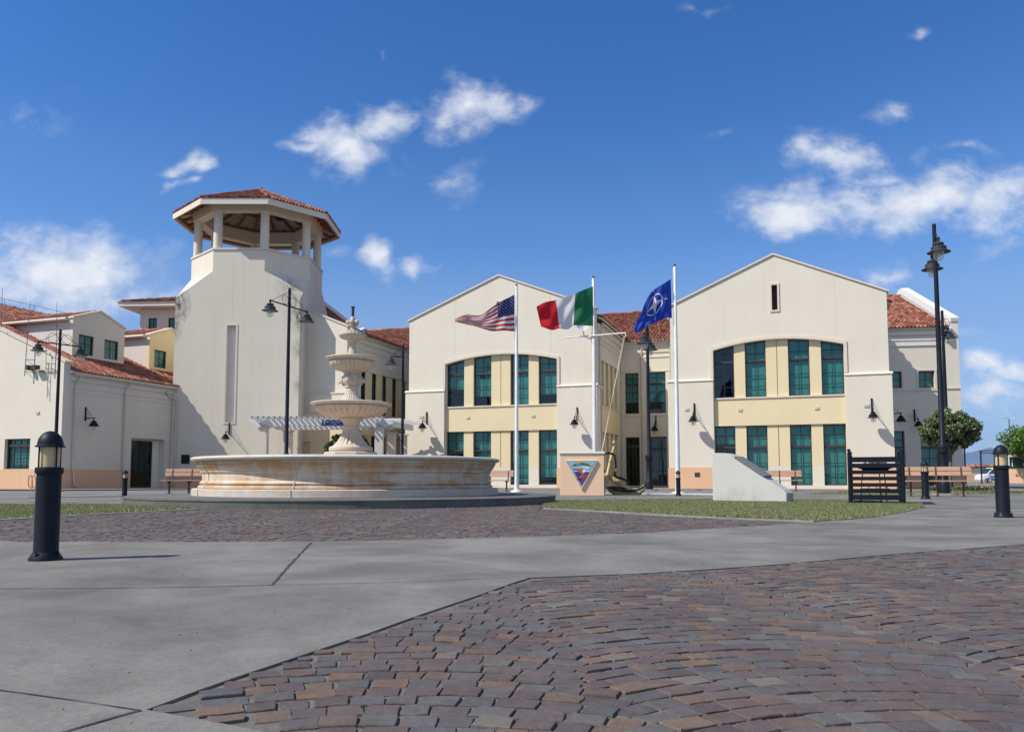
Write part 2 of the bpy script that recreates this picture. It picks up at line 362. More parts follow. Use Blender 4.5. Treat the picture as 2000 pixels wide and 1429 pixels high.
# ------------------------------------------------------------------ mesh helpers
class MB:
    def __init__(s): s.v = []; s.f = []; s.mi = []; s.m = 0
    def add(s, vs, fs):
        o = len(s.v); s.v += [tuple(p) for p in vs]
        for f in fs: s.f.append(tuple(i + o for i in f)); s.mi.append(s.m)
        return s
    def box(s, x0, x1, y0, y1, z0, z1):
        return s.add([(x0, y0, z0), (x1, y0, z0), (x1, y1, z0), (x0, y1, z0), (x0, y0, z1), (x1, y0, z1), (x1, y1, z1), (x0, y1, z1)],
                     [(0, 3, 2, 1), (4, 5, 6, 7), (0, 1, 5, 4), (1, 2, 6, 5), (2, 3, 7, 6), (3, 0, 4, 7)])
    def obox(s, a, b, w, h, up=(0, 0, 1)):
        """a bar from a to b, w wide, h high"""
        a = Vector(a); b = Vector(b); d = (b - a).normalized(); up = Vector(up)
        x = d.cross(up)
        if x.length < 1e-4: x = d.cross(Vector((0, 1, 0)))
        x.normalize(); z = x.cross(d)
        vs = []
        for p in (a, b):
            for (i, j) in ((-1, -1), (1, -1), (1, 1), (-1, 1)): vs.append(p + x * i * w / 2 + z * j * h / 2)
        return s.add(vs, [(0, 1, 2, 3), (7, 6, 5, 4), (0, 4, 5, 1), (1, 5, 6, 2), (2, 6, 7, 3), (3, 7, 4, 0)])
    def tube(s, pts, r, n=8, caps=True):
        pts = [Vector(p) for p in pts]; k = len(pts)
        rs = r if isinstance(r, (list, tuple)) else [r] * k
        ref = None; vs = []
        for i, p in enumerate(pts):
            d = (pts[min(i + 1, k - 1)] - pts[max(i - 1, 0)]).normalized()
            if ref is None:
                ref = d.orthogonal().normalized()
            x = (ref - d * ref.dot(d))
            x = x.normalized() if x.length > 1e-5 else d.orthogonal().normalized()
            ref = x; y = d.cross(x)
            for j in range(n):
                a = 2 * math.pi * j / n
                vs.append(p + (x * math.cos(a) + y * math.sin(a)) * rs[i])
        fs = []
        for i in range(k - 1):
            for j in range(n):
                fs.append((i * n + j, i * n + (j + 1) % n, (i + 1) * n + (j + 1) % n, (i + 1) * n + j))
        if caps: fs += [tuple(range(n - 1, -1, -1)), tuple(range((k - 1) * n, k * n))]
        return s.add(vs, fs)
    def lathe(s, prof, n=32, c=(0, 0, 0), flute=None, a0=0):
        vs = []; fs = []; k = len(prof)
        for (r, z, *fl) in prof:
            for j in range(n):
                a = 2 * math.pi * j / n + a0
                rr = r
                if flute and fl: rr = r * (1 - fl[0] * (abs(math.sin(a * flute / 2)) ** .6 * -1 + 1))
                vs.append((c[0] + rr * math.cos(a), c[1] + rr * math.sin(a), c[2] + z))
        for i in range(k - 1):
            for j in range(n):
                fs.append((i * n + j, i * n + (j + 1) % n, (i + 1) * n + (j + 1) % n, (i + 1) * n + j))
        if prof[0][0] > 1e-4: fs.append(tuple(range(n - 1, -1, -1)))
        if prof[-1][0] > 1e-4: fs.append(tuple(range((k - 1) * n, k * n)))
        return s.add(vs, fs)
    def ball(s, c, r, n=12, m=8, sz=1):
        return s.lathe([(max(1e-5, r * math.sin(math.pi * i / m)), -r * sz * math.cos(math.pi * i / m)) for i in range(m + 1)], n, c)
    def extr(s, loop, holes, d0, d1, fn):
        """a flat outline with holes, thickened from d0 to d1; fn(a, b, d) gives the point"""
        loops = [loop] + list(holes)
        flat = [p for l in loops for p in l]
        tris = tessellate_polygon([[Vector((p[0], p[1], 0)) for p in l] for l in loops])
        n = len(flat)
        vs = [fn(p[0], p[1], d0) for p in flat] + [fn(p[0], p[1], d1) for p in flat]
        fs = [tuple(t) for t in tris] + [tuple(n + i for i in reversed(t)) for t in tris]
        o = 0
        for l in loops:
            k = len(l)
            for i in range(k):
                a, b = o + i, o + (i + 1) % k
                fs.append((a, b, b + n, a + n))
            o += k
        return s.add(vs, fs)
    def build(s, name, mat, parent=None, smooth=False, bevel=0, fix=True, loc=None, rot=None):
        me = bpy.data.meshes.new(name); me.from_pydata(s.v, [], s.f)
        mats = mat if isinstance(mat, (list, tuple)) else [mat]
        for x in mats: me.materials.append(MATS[x])
        if len(mats) > 1:
            for p, i in zip(me.polygons, s.mi): p.material_index = i
        if fix:
            bm = bmesh.new(); bm.from_mesh(me); bmesh.ops.recalc_face_normals(bm, faces=bm.faces); bm.to_mesh(me); bm.free()
        me.validate(); me.update()
        if smooth:
            for p in me.polygons: p.use_smooth = True
            if smooth != 'all':
                me.set_sharp_from_angle(angle=R(38))
        o = bpy.data.objects.new(name, me); COL.objects.link(o)
        if parent is not None: o.parent = parent
        if loc is not None: o.location = loc
        if rot is not None: o.rotation_euler = rot
        if bevel:
            b = o.modifiers.new('bevel', 'BEVEL'); b.width = bevel; b.segments = 2; b.limit_method = 'ANGLE'; b.angle_limit = R(40)
        return o
def tag(o, label=None, cat=None, group=None, kind=None):
    if label: o['label'] = label
    if cat: o['category'] = cat
    if group: o['group'] = group
    if kind: o['kind'] = kind
    return o
def thing(name, label, cat, loc=(0, 0, 0), rz=0, group=None):
    o = bpy.data.objects.new(name, None); COL.objects.link(o); o.empty_display_size = .3
    o.location = loc; o.rotation_euler = (0, 0, rz)
    return tag(o, label, cat, group)
def copy_tree(o, parent=None):
    c = o.copy(); COL.objects.link(c); c.parent = parent
    for ch in [x for x in COL.objects if x.parent == o]: copy_tree(ch, c)
    return c
def in_poly(x, y, P):
    c = False; j = len(P) - 1
    for i in range(len(P)):
        if (P[i][1] > y) != (P[j][1] > y) and x < (P[j][0] - P[i][0]) * (y - P[i][1]) / (P[j][1] - P[i][1]) + P[i][0]: c = not c
        j = i
    return c
def seg_dist(x, y, P, closed=True):
    m = 1e9; n = len(P)
    for i in range(n if closed else n - 1):
        ax, ay = P[i]; bx, by = P[(i + 1) % n]; dx, dy = bx - ax, by - ay
        t = max(0, min(1, ((x - ax) * dx + (y - ay) * dy) / (dx * dx + dy * dy + 1e-9)))
        m = min(m, math.hypot(x - ax - t * dx, y - ay - t * dy))
    return m

# ------------------------------------------------------------------ ground
def px(*pts): return [G(*p) for p in pts]
PAV_A = px((285, 1385), (400, 1342), (500, 1308), (600, 1275), (715, 1237), (830, 1196), (930, 1163), (1000, 1138), (1035, 1127), (1120, 1124), (1250, 1119), (1400, 1110), (1550, 1099), (1750, 1081), (2000, 1062))
PAV_A += [(5.6, 6.1), (7.2, 5.4), (7.2, -1.2), (1.0, -1.2)] + px((700, 1475), (525, 1429), (400, 1405))
PC = Vector((-3.60, 17.85))           # fountain centre
PR = 4.56
LAWN_R = px((1060, 992), (1180, 998), (1300, 1005), (1440, 1012), (1590, 1018), (1650, 1015), (1710, 1009), (1760, 1001), (1792, 994), (1806, 989), (1800, 985), (1780, 982), (1700, 979), (1600, 976), (1450, 975.5), (1250, 976), (1100, 977.5))
LAWN_R += [(PC.x + (PR + .02) * math.cos(R(a)), PC.y + (PR + .02) * math.sin(R(a))) for a in (3, -10, -22)]
LAWN_L = px((-700, 1055), (-300, 1035), (0, 1014), (120, 1007), (200, 1002.5), (300, 997.5), (390, 993))
LAWN_L += [(PC.x + (PR + .02) * math.cos(R(a)), PC.y + (PR + .02) * math.sin(R(a))) for a in (232, 222, 210, 200)] + px((260, 985.5), (120, 985.5), (0, 985.5), (-300, 986), (-700, 987))
kerb_in = px((-300, 1038), (0, 1017.5), (120, 1010), (200, 1005.5), (300, 1000), (380, 995.5))
PAV_B = px((-900, 1085), (-400, 1065), (0, 1057), (120, 1057), (400, 1057.5), (600, 1057), (800, 1053), (1000, 1048), (1250, 1040), (1400, 1031.5), (1500, 1024.5), (1592, 1019.5), (1440, 1014), (1300, 1007), (1180, 1000), (1062, 994))
PAV_B += [(PC.x + (PR + .03) * math.cos(R(a)), PC.y + (PR + .03) * math.sin(R(a))) for a in range(-24, -130, -8)]
PAV_B += list(reversed(kerb_in)) + px((-900, 1075))

BIG = [(-60, -30), (90, -30), (90, 28.0), (-60, 28.0)]
def ground_sheet(loop, holes, z, name, mat, jit=0):
    mb = MB(); loops = [loop] + holes; flat = [p for l in loops for p in l]
    tris = tessellate_polygon([[Vector((p[0], p[1], 0)) for p in l] for l in loops])
    mb.add([(p[0], p[1], z) for p in flat], [tuple(t) for t in tris])
    # cut edges drop down so the paving beds show a real step
    o = 0
    for l in loops:
        k = len(l)
        mb.add([(p[0], p[1], z) for p in l] + [(p[0], p[1], z - .05) for p in l], [(i, (i + 1) % k, (i + 1) % k + k, i + k) for i in range(k)])
    return mb.build(name, mat)
# base ground reaches the horizon, below everything
MB().add([(-9000, -9000, -.045), (9000, -9000, -.045), (9000, 9000, -.045), (-9000, 9000, -.045)], [(0, 1, 2, 3)]).build('ground', 'mortar')
tag(bpy.data.objects['ground'], kind='structure')
o = ground_sheet(BIG, [PAV_A, PAV_B], 0, 'concrete_path', 'concrete_slab'); tag(o, kind='structure')
o = MB().add([(-60, 28.01, -.004), (90, 28.01, -.004), (400, 400, -.004), (-400, 400, -.004)], [(0, 1, 2, 3)]).build('road', 'asphalt_far'); tag(o, kind='structure')
# joints sawn in the concrete: thin dark sand-filled strips with ragged edges
def joint(pts, wdt, name='slab_joint'):
    mb = MB(); P = []
    for i in range(len(pts) - 1):
        a = Vector(pts[i]); b = Vector(pts[i + 1]); n = max(2, int((b - a).length / .05))
        for k in range(n): P.append(a.lerp(b, k / n))
    P.append(Vector(pts[-1])); vs = []
    for i, p in enumerate(P):
        d = (P[min(i + 1, len(P) - 1)] - P[max(0, i - 1)]).normalized(); nn = Vector((-d.y, d.x))
        p = p + nn * random.uniform(-1, 1) * wdt * .25
        h = wdt * random.uniform(.25, .6)
        vs += [(p.x + nn.x * h, p.y + nn.y * h, .0025), (p.x - nn.x * h, p.y - nn.y * h, .0025)]
    mb.add(vs, [(2 * i, 2 * i + 1, 2 * i + 3, 2 * i + 2) for i in range(len(P) - 1)])
    return mb
jm = MB()
for pts, wd in ((px((-300, 1152), (0, 1149.5), (150, 1149), (265, 1148), (420, 1145.5), (530, 1142.5)), .011), (px((530, 1142.5), (700, 1139), (850, 1134), (1033, 1126)), .006),
                (px((530, 1142.5), (565, 1104), (608, 1059)), .016), (px((-200, 1320), (0, 1348), (130, 1366), (272, 1387)), .005), (px((275, 1387), (200, 1408), (120, 1432), (20, 1470)), .009),
                ):
    m_ = joint(pts, wd); jm.add(m_.v, m_.f)
basic('joint_dirt', (.03, .028, .025), (.06, .055, .05), 30, .95)
tag(jm.build('joints', 'joint_dirt', fix=False), kind='structure')

# real setts: every stone a small bevelled block laid in segmental arcs
def cobbles(name, poly, size, label, heading, colw, sag, ymax=99, gap=.010, xlim=(-99, 99), ylim=(-99, 99)):
    vs = []; fs = []
    xs = [p[0] for p in poly]; ys = [p[1] for p in poly]
    cx, cy = sum(xs) / len(xs), sum(ys) / len(ys)
    ca, sa = math.cos(heading), math.sin(heading)
    Rr = max(max(xs) - min(xs), max(ys) - min(ys)) * .75 + 1
    nrow = int(2 * Rr / size)
    rnd = random.Random(5)
    near = [(poly[i], poly[(i + 1) % len(poly)]) for i in range(len(poly))]
    for r in range(-nrow // 2, nrow // 2):
        a = -Rr
        shift = rnd.uniform(0, size)
        a += shift
        while a < Rr:
            wd = size * rnd.uniform(.82, 1.32)
            m = a + wd / 2
            ph = ((m / colw) % 1.0) - .5
            off = sag * (1 - (2 * ph) ** 2); sl = math.atan(-8 * sag * ph / colw)
            b = r * size + off + rnd.uniform(-.004, .004)
            x = cx + m * ca - b * sa; y = cy + m * sa + b * ca
            a += wd
            if not (xlim[0] < x < xlim[1] and ylim[0] < y < ylim[1]): continue
            if not in_poly(x, y, poly): continue
            ed = seg_dist(x, y, poly)
            if ed < size * .30: continue
            sc = min(1, (ed / (size * .55))) if ed < size * .55 else 1
            hw = (wd / math.cos(sl) - gap) / 2 * sc * rnd.uniform(.93, 1.02); hh = (size * math.cos(sl) - gap * .8) / 2 * sc * rnd.uniform(.90, 1.02)
            rot = heading + sl + rnd.uniform(-.06, .06)
            c2, s2 = math.cos(rot), math.sin(rot)
            z = rnd.uniform(-.003, .002) - .001; tx, ty = rnd.uniform(-.02, .02), rnd.uniform(-.02, .02)
            o = len(vs)
            cor = [(-hw, -hh), (hw, -hh), (hw, hh), (-hw, hh)]
            cor = [(p + rnd.uniform(-.12, .10) * hw, q + rnd.uniform(-.12, .10) * hh) for p, q in cor]
            ring = []
            for i in range(4):
                p, q = cor[i]; p2, q2 = cor[(i + 1) % 4]
                k = rnd.uniform(.42, .58); j = rnd.uniform(-.05, .07)
                ring += [(p, q), ((p * (1 - k) + p2 * k) * (1 + j), (q * (1 - k) + q2 * k) * (1 + j))]
            for (f, dz) in ((1.0, -.035), (.99, -.002), (.962, 0)):
                for (p, q) in ring:
                    p_, q_ = p * f, q * f
                    vs.append((x + p_ * c2 - q_ * s2, y + p_ * s2 + q_ * c2, z + dz + p_ * tx + q_ * ty + (rnd.uniform(-.001, .001) if f < 1 else 0)))
            for L in (0, 1):
                for i in range(8):
                    fs.append((o + L * 8 + i, o + L * 8 + (i + 1) % 8, o + L * 8 + 8 + (i + 1) % 8, o + L * 8 + 8 + i))
            fs.append(tuple(o + 16 + i for i in range(8)))
    me = bpy.data.meshes.new(name); me.from_pydata(vs, [], fs); me.materials.append(MATS['porphyry'])
    ob = bpy.data.objects.new(name, me); COL.objects.link(ob)
    tag(ob, label, None, None, 'structure'); return ob
PAV_A_VIS = [p for p in PAV_A]
cobbles('paving', PAV_A_VIS, .078, None, R(6), 1.10, .15, gap=.005, xlim=(-2, 6.6), ylim=(.7, 7))
cobbles('paving', PAV_B, .092, None, R(-4), 1.2, .15, gap=.006, xlim=(-11, 7), ylim=(4, 18))
def bed(poly, name, z=-.0072):
    mb = MB(); tris = tessellate_polygon([[Vector((p[0], p[1], 0)) for p in poly]])
    mb.add([(p[0], p[1], z) for p in poly], [tuple(t) for t in tris])
    tag(mb.build(name, 'mortar'), kind='structure')
bed(PAV_A, 'paving_bed'); bed(PAV_B, 'paving_bed')

# grit, gravel crumbs and dead leaf bits lying about
basic('grit_mix', (.10, .08, .06), None, 4, .9, island=True)
gm = MB(); rg_ = random.Random(77)
for i in range(210):
    y = 1.3 + 11 * rg_.random() ** 1.6; x = rg_.uniform(-.66, .66) * y
    r = rg_.uniform(.0008, .0036) * (1 + .08 * y)
    a = rg_.uniform(0, 6.28); q = [(x + r * rg_.uniform(.6, 1.3) * math.cos(a + k * 1.571), y + r * rg_.uniform(.6, 1.3) * math.sin(a + k * 1.571)) for k in range(4)]
    gm.add([(*p, .0) for p in q] + [(x + (p[0] - x) * .6, y + (p[1] - y) * .6, r * .8) for p in q], [(0, 1, 5, 4), (1, 2, 6, 5), (2, 3, 7, 6), (3, 0, 4, 7), (4, 5, 6, 7)])
tag(gm.build('grit', 'grit_mix', fix=False), 'scattered grit and leaf crumbs on the concrete and paving stones', 'grit', None, 'stuff')

# lawns: a soil sheet and real blades in one object
def lawn(name, poly, dens, h, label, ylim=99, xlim=(-99, 99), z0=.006):
    xs = [p[0] for p in poly if xlim[0] <= p[0] <= xlim[1]] or [0]; ys = [p[1] for p in poly]
    x0, x1, y0, y1 = max(min(p[0] for p in poly), xlim[0]), min(max(p[0] for p in poly), xlim[1]), min(ys), min(max(ys), ylim)
    vs = []; fs = []; mi = []
    tris = tessellate_polygon([[Vector((p[0], p[1], 0)) for p in poly]])
    vs += [(p[0], p[1], z0) for p in poly]; fs += [tuple(t) for t in tris]; mi += [1] * len(tris)
    n = int((x1 - x0) * (y1 - y0) * dens); rnd = random.Random(3)
    for i in range(n):
        x = rnd.uniform(x0, x1); y = rnd.uniform(y0, y1)
        if not in_poly(x, y, poly): continue
        nz = math.sin(x * 2.1 + 1.3 * math.sin(y * 1.7)) * math.sin(y * 2.6 + x)
        if rnd.random() < .18 - nz * .14: continue
        hh = h * rnd.uniform(.45, 1.25) * (1 + .25 * nz); a = rnd.uniform(0, math.tau); wd = rnd.uniform(.004, .009)
        lean = rnd.uniform(0, .8) * hh; la = rnd.uniform(0, math.tau)
        dx, dy = math.cos(a) * wd, math.sin(a) * wd
        o = len(vs)
        vs += [(x - dx, y - dy, z0), (x + dx, y + dy, z0), (x + math.cos(la) * lean, y + math.sin(la) * lean, z0 + hh)]
        fs.append((o, o + 1, o + 2)); mi.append(0)
    me = bpy.data.meshes.new(name); me.from_pydata(vs, [], fs)
    me.materials.append(MATS['grass_blade']); me.materials.append(MATS['lawn_soil'])
    me.polygons.foreach_set('material_index', mi)
    ob = bpy.data.objects.new(name, me); COL.objects.link(ob)
    return tag(ob, label, 'grass', None, 'stuff')
lawn('grass', LAWN_R, 5200, .028, 'short green lawn under the white stone marker and slatted metal screen')
lawn('grass', LAWN_L, 2600, .032, 'short green lawn at the left edge behind the large bollard', xlim=(-13, 0))
G3 = px((1575, 964.5), (1640, 960.5), (2100, 959.5), (2100, 963.5), (1800, 964.5))
lawn('grass', G3, 500, .06, 'thin strip of grass behind the slatted screen and benches')

# kerb round the lawns and sidewalk next to the buildings
def strip(pts, w_, z, name, mat, h=.0):
    mb = MB(); P = [Vector(p) for p in pts]
    L = []; Rr = []
    for i, p in enumerate(P):
        d = (P[min(i + 1, len(P) - 1)] - P[max(0, i - 1)]).normalized(); n = Vector((-d.y, d.x))
        L.append(p + n * w_ / 2); Rr.append(p - n * w_ / 2)
    k = len(P)
    mb.add([(p.x, p.y, z) for p in L] + [(p.x, p.y, z) for p in Rr] + [(p.x, p.y, z - .05) for p in L] + [(p.x, p.y, z - .05) for p in Rr],
           [(i, i + 1, i + 1 + k, i + k) for i in range(k - 1)] + [(i, i + 1, i + 1 + 2 * k, i + 2 * k) for i in range(k - 1)] + [(i + k, i + k + 1, i + 3 * k + 1, i + 3 * k) for i in range(k - 1)])
    return tag(mb.build(name, mat), kind='structure')
strip(px((-300, 1036.5), (0, 1015.8), (120, 1008.5), (200, 1004), (300, 998.8), (385, 994.5)), .13, .012, 'kerb', 'concrete_kerb')
strip(px((1064, 993), (1180, 999), (1300, 1006), (1440, 1013), (1592, 1018.7)), .09, .012, 'kerb', 'concrete_kerb')

YAW = 19.4
UV_ = Vector((math.cos(R(YAW)), -math.sin(R(YAW)))); VV_ = Vector((math.sin(R(YAW)), math.cos(R(YAW))))
RG0 = Vector((7.85, 40.0)); LG0 = RG0 + UV_ * -14.69; AX0 = Vector((-21.15, 37.43)); WG0 = Vector((-9.27, 44.5))
TW0 = Vector((-18.797, 44.0)); RW0 = Vector((20.53, 43.0))
BK0 = RG0 + UV_ * -3.66 + VV_ * 6.9
def loc2(base, t, s, yaw=YAW):
    u = Vector((math.cos(R(yaw)), -math.sin(R(yaw)))); v = Vector((math.sin(R(yaw)), math.cos(R(yaw))))
    p = base + u * t + v * s; return (p.x, p.y)
basic('walk_brick', (.27, .20, .175), (.20, .155, .14), 5, .9, .4, 60, .01)
a = loc2(LG0, -6, -3.6); b_ = loc2(RG0, 16, -3.6); c_ = loc2(RG0, 16, 8); d_ = loc2(LG0, -6, 9)
MB().add([(*a, .035), (*b_, .035), (*c_, .035), (*d_, .035), (*a, -.02), (*b_, -.02)], [(0, 1, 2, 3), (0, 1, 5, 4)]).build('sidewalk', 'walk_brick')
a = loc2(AX0, -14, -3.0); b_ = loc2(AX0, 2.6, -3.0); c_ = (-9.5, 40.0); d_ = (-9.3, 46); e_ = (-25, 46)
MB().add([(*a, .04), (*b_, .04), (-16, 36.8, .04), (*c_, .04), (*d_, .04), (*e_, .04)], [(0, 1, 2, 3, 4, 5)]).build('sidewalk', 'walk_brick')
for o in bpy.data.objects:
    if o.name.startswith('sidewalk'): tag(o, kind='structure')
strip(px((1150, 965), (1250, 964.5), (1340, 965), (1420, 966)), .75, .03, 'gravel_bed', 'gravel_white')
strip(px((-200, 971), (0, 971), (60, 971.5), (180, 969.5), (250, 969)), .9, .02, 'gravel_bed', 'concrete_kerb')
strip(px((1600, 955.5), (2200, 954)), .6, .05, 'kerb', 'concrete_kerb')

# platform of the fountain
mb = MB(); mb.lathe([(PR, -.04), (PR, .118), (PR + .012, .122), (PR + .012, .146), (PR - .01, .155), (.5, .155)], 120)
o = mb.build('fountain_platform', 'concrete_old', smooth=True, loc=(PC.x, PC.y, 0))
tag(o, 'round grey concrete step that the marble fountain stands on', 'platform')

# ------------------------------------------------------------------ building parts
def fu(a, z, d): return (a, d, z)           # wall along local x
def fs_(base):                               # wall along local y at x = base, thickness towards -x
    return lambda a, z, d: (base - d, a, z)
def rect(a0, a1, z0, z1): return [(a0, z0), (a1, z0), (a1, z1), (a0, z1)]
def window(parent, fn, a0, a1, z0, z1, s, rows, cols=2, transom=None, top=None, blind=1.0, name='window', fw=.05, deep=.10, dark=False):
    """frame and glazing bars; children: pane and blind. top(a) gives an arched head"""
    T = top or (lambda a: z1)
    mb = MB()
    def bar(p0, p1, q0, q1, d0, d1): mb.extr(rect(p0, p1, q0, q1), [], d0, d1, fn)
    za, zb = min(T(a0), T(a0 + fw)) , min(T(a1), T(a1 - fw))
    bar(a0, a0 + fw, z0, za, s, s + deep); bar(a1 - fw, a1, z0, zb, s, s + deep); bar(a0 + fw, a1 - fw, z0, z0 + fw * 1.3, s, s + deep)
    n = 8 if top else 1
    A = [a0 + (a1 - a0) * i / n for i in range(n + 1)]
    mb.extr([(x, T(x) - fw) for x in A] + [(x, T(x) + .03) for x in reversed(A)], [], s - .002, s + deep + .002, fn)
    ztop = min(T(a0), T(a1))
    for k in range(1, cols):
        m = a0 + (a1 - a0) * k / cols
        mb.m = 1; bar(m - .014, m + .014, z0 + fw, T(m) - fw, s + .03, s + .065)
    mb.m = 1
    for z in rows: bar(a0 + fw, a1 - fw, z - .013, z + .013, s + .032, s + .063)
    mb.m = 0
    if transom is not None:
        bar(a0 + fw * .6, a1 - fw * .6, transom - .045, transom + .045, s - .012, s + .09)
        bar(a0 + fw, a1 - fw, transom - .075, transom - .055, s + .01, s + .05)
    w_ = mb.build(name, ['window_metal', 'glazing_bar'], parent)
    pm = MB(); pm.extr([(a0 + .02, z0 + .02), (a1 - .02, z0 + .02)] + [(x, T(x) - .01) for x in reversed([a0 + .02 + (a1 - a0 - .04) * i / n for i in range(n + 1)])], [], s + .046, s + .050, fn)
    pm.build('pane', 'pane_glass', w_)
    if blind > 0:
        zt = max(T(a0), T(a1), T((a0 + a1) / 2)); zb_ = zt - (zt - z0) * blind
        bm_ = MB()
        # a hanging cloth with slight folds
        k = 12; vs = []
        for i in range(k + 1):
            x = a0 + .01 + (a1 - a0 - .02) * i / k; dd = s + .14 + .003 * math.sin(i * 2.3)
            vs += [fn(x, zb_, dd), fn(x, zt, dd)]
        bm_.add(vs, [(2 * i, 2 * i + 2, 2 * i + 3, 2 * i + 1) for i in range(k)])
        bm_.build('blind', 'blind_cloth', w_, fix=False)
    return w_
def tiles(parent, P0, eu, ru, L, Rl, poly=None, name='roof', tw=.205, th=.37, skip=None, lift=.05):
    """barrel-tile roof: P0 eave start, eu along the eave, ru up the slope; poly in (a, b) keeps part of it"""
    P0 = Vector(P0); eu = Vector(eu).normalized(); ru = Vector(ru).normalized(); nn = eu.cross(ru)
    if nn.z < 0: nn = -nn
    na = max(1, round(L / tw)); nb = max(1, round(Rl / th)); tw = L / na; th = Rl / nb
    prof = [(-.5, 0), (-.36, .0), (-.27, .45), (-.13, .88), (0, 1.0), (.13, .88), (.27, .45), (.36, 0), (.5, 0)]
    mb = MB(); rnd = random.Random(11)
    for i in range(na):
        for j in range(nb):
            ca, cb = (i + .5) * tw, (j + .5) * th
            if poly and not in_poly(ca, cb, poly): continue
            dz = rnd.uniform(-.006, .006); hgt = tw * .34
            vs = []
            for (b, up) in ((j * th - .02, .035), ((j + 1) * th + .01, .0)):
                for (x, h) in prof:
                    vs.append(P0 + eu * (ca + x * tw + dz) + ru * b + nn * (lift + up + h * hgt + dz))
            lip = [P0 + eu * (ca + x * tw + dz) + ru * (j * th - .02) + nn * (lift - .01 + h * hgt * .55) for (x, h) in prof]
            k = len(prof)
            mb.add(vs + lip, [(q, q + 1, k + q + 1, k + q) for q in range(k - 1)] + [(2 * k + q, 2 * k + q + 1, q + 1, q) for q in range(k - 1)])
    # boarding under the tiles
    if poly: q = [P0 + eu * a + ru * b for a, b in poly]
    else: q = [P0, P0 + eu * L, P0 + eu * L + ru * Rl, P0 + ru * Rl]
    mb.m = 1
    n = len(q)
    mb.add([p + nn * .03 for p in q] + [p - nn * .06 for p in q], [tuple(range(n)), tuple(range(2 * n - 1, n - 1, -1))] + [(i, (i + 1) % n, (i + 1) % n + n, i + n) for i in range(n)])
    return mb.build(name, ['roof_tile', 'gutter_metal'], parent, fix=False)
def ridge(parent, a, b, name='ridge_tile', r=.11, sub=None):
    a = Vector(a); b = Vector(b); n = max(1, int((b - a).length / .38)); mb = MB()
    for i in range(n):
        p, q = a.lerp(b, i / n), a.lerp(b, (i + 1.08) / n)
        mb.tube([p, q], [r, r * .86], 10)
    return mb.build(name, 'roof_tile', parent or sub)
def gutter(parent, a, b, r=.075):
    mb = MB(); mb.tube([a, b], r, 10); return mb.build('gutter', 'gutter_metal', parent, smooth=True)
def downspout(parent, pts, r=.045, mat='gutter_metal', normal=None):
    mb = MB(); mb.tube(pts, r, 10)
    for i in range(len(pts) - 1):
        a, b = Vector(pts[i]), Vector(pts[i + 1])
        if (b - a).length > 1.2 and abs((b - a).z) > .9:
            for k in range(1, int((b - a).length / 1.3) + 1):
                p = a.lerp(b, k / (int((b - a).length / 1.3) + 1)); mb.tube([p - Vector((0, 0, .02)), p + Vector((0, 0, .02))], r * 1.3, 10)
    return mb.build('downspout', mat, parent, smooth=True)
def pane_box(parent, fn, a, z, w_=.20, h=.14, s=0.0, mat='gutter_metal'):
    mb = MB(); mb.extr(rect(a - w_ / 2, a + w_ / 2, z - h / 2, z + h / 2), [], s - .03, s + .02, fn)
    mb.extr(rect(a - w_ * .36, a + w_ * .36, z - h * .05, z + h * .3), [], s - .036, s - .03, fn)
    mb.extr(rect(a - w_ * .36, a + w_ * .36, z - h * .36, z - h * .12), [], s - .036, s - .03, fn)
    return mb.build('wall_vent', mat, parent)

def strip_windows(b, fn, spans, z0, z1, s, rows, transom, blind):
    for (a0, a1) in spans: window(b, fn, a0, a1, z0, z1, s, rows, 2, transom, blind=blind)

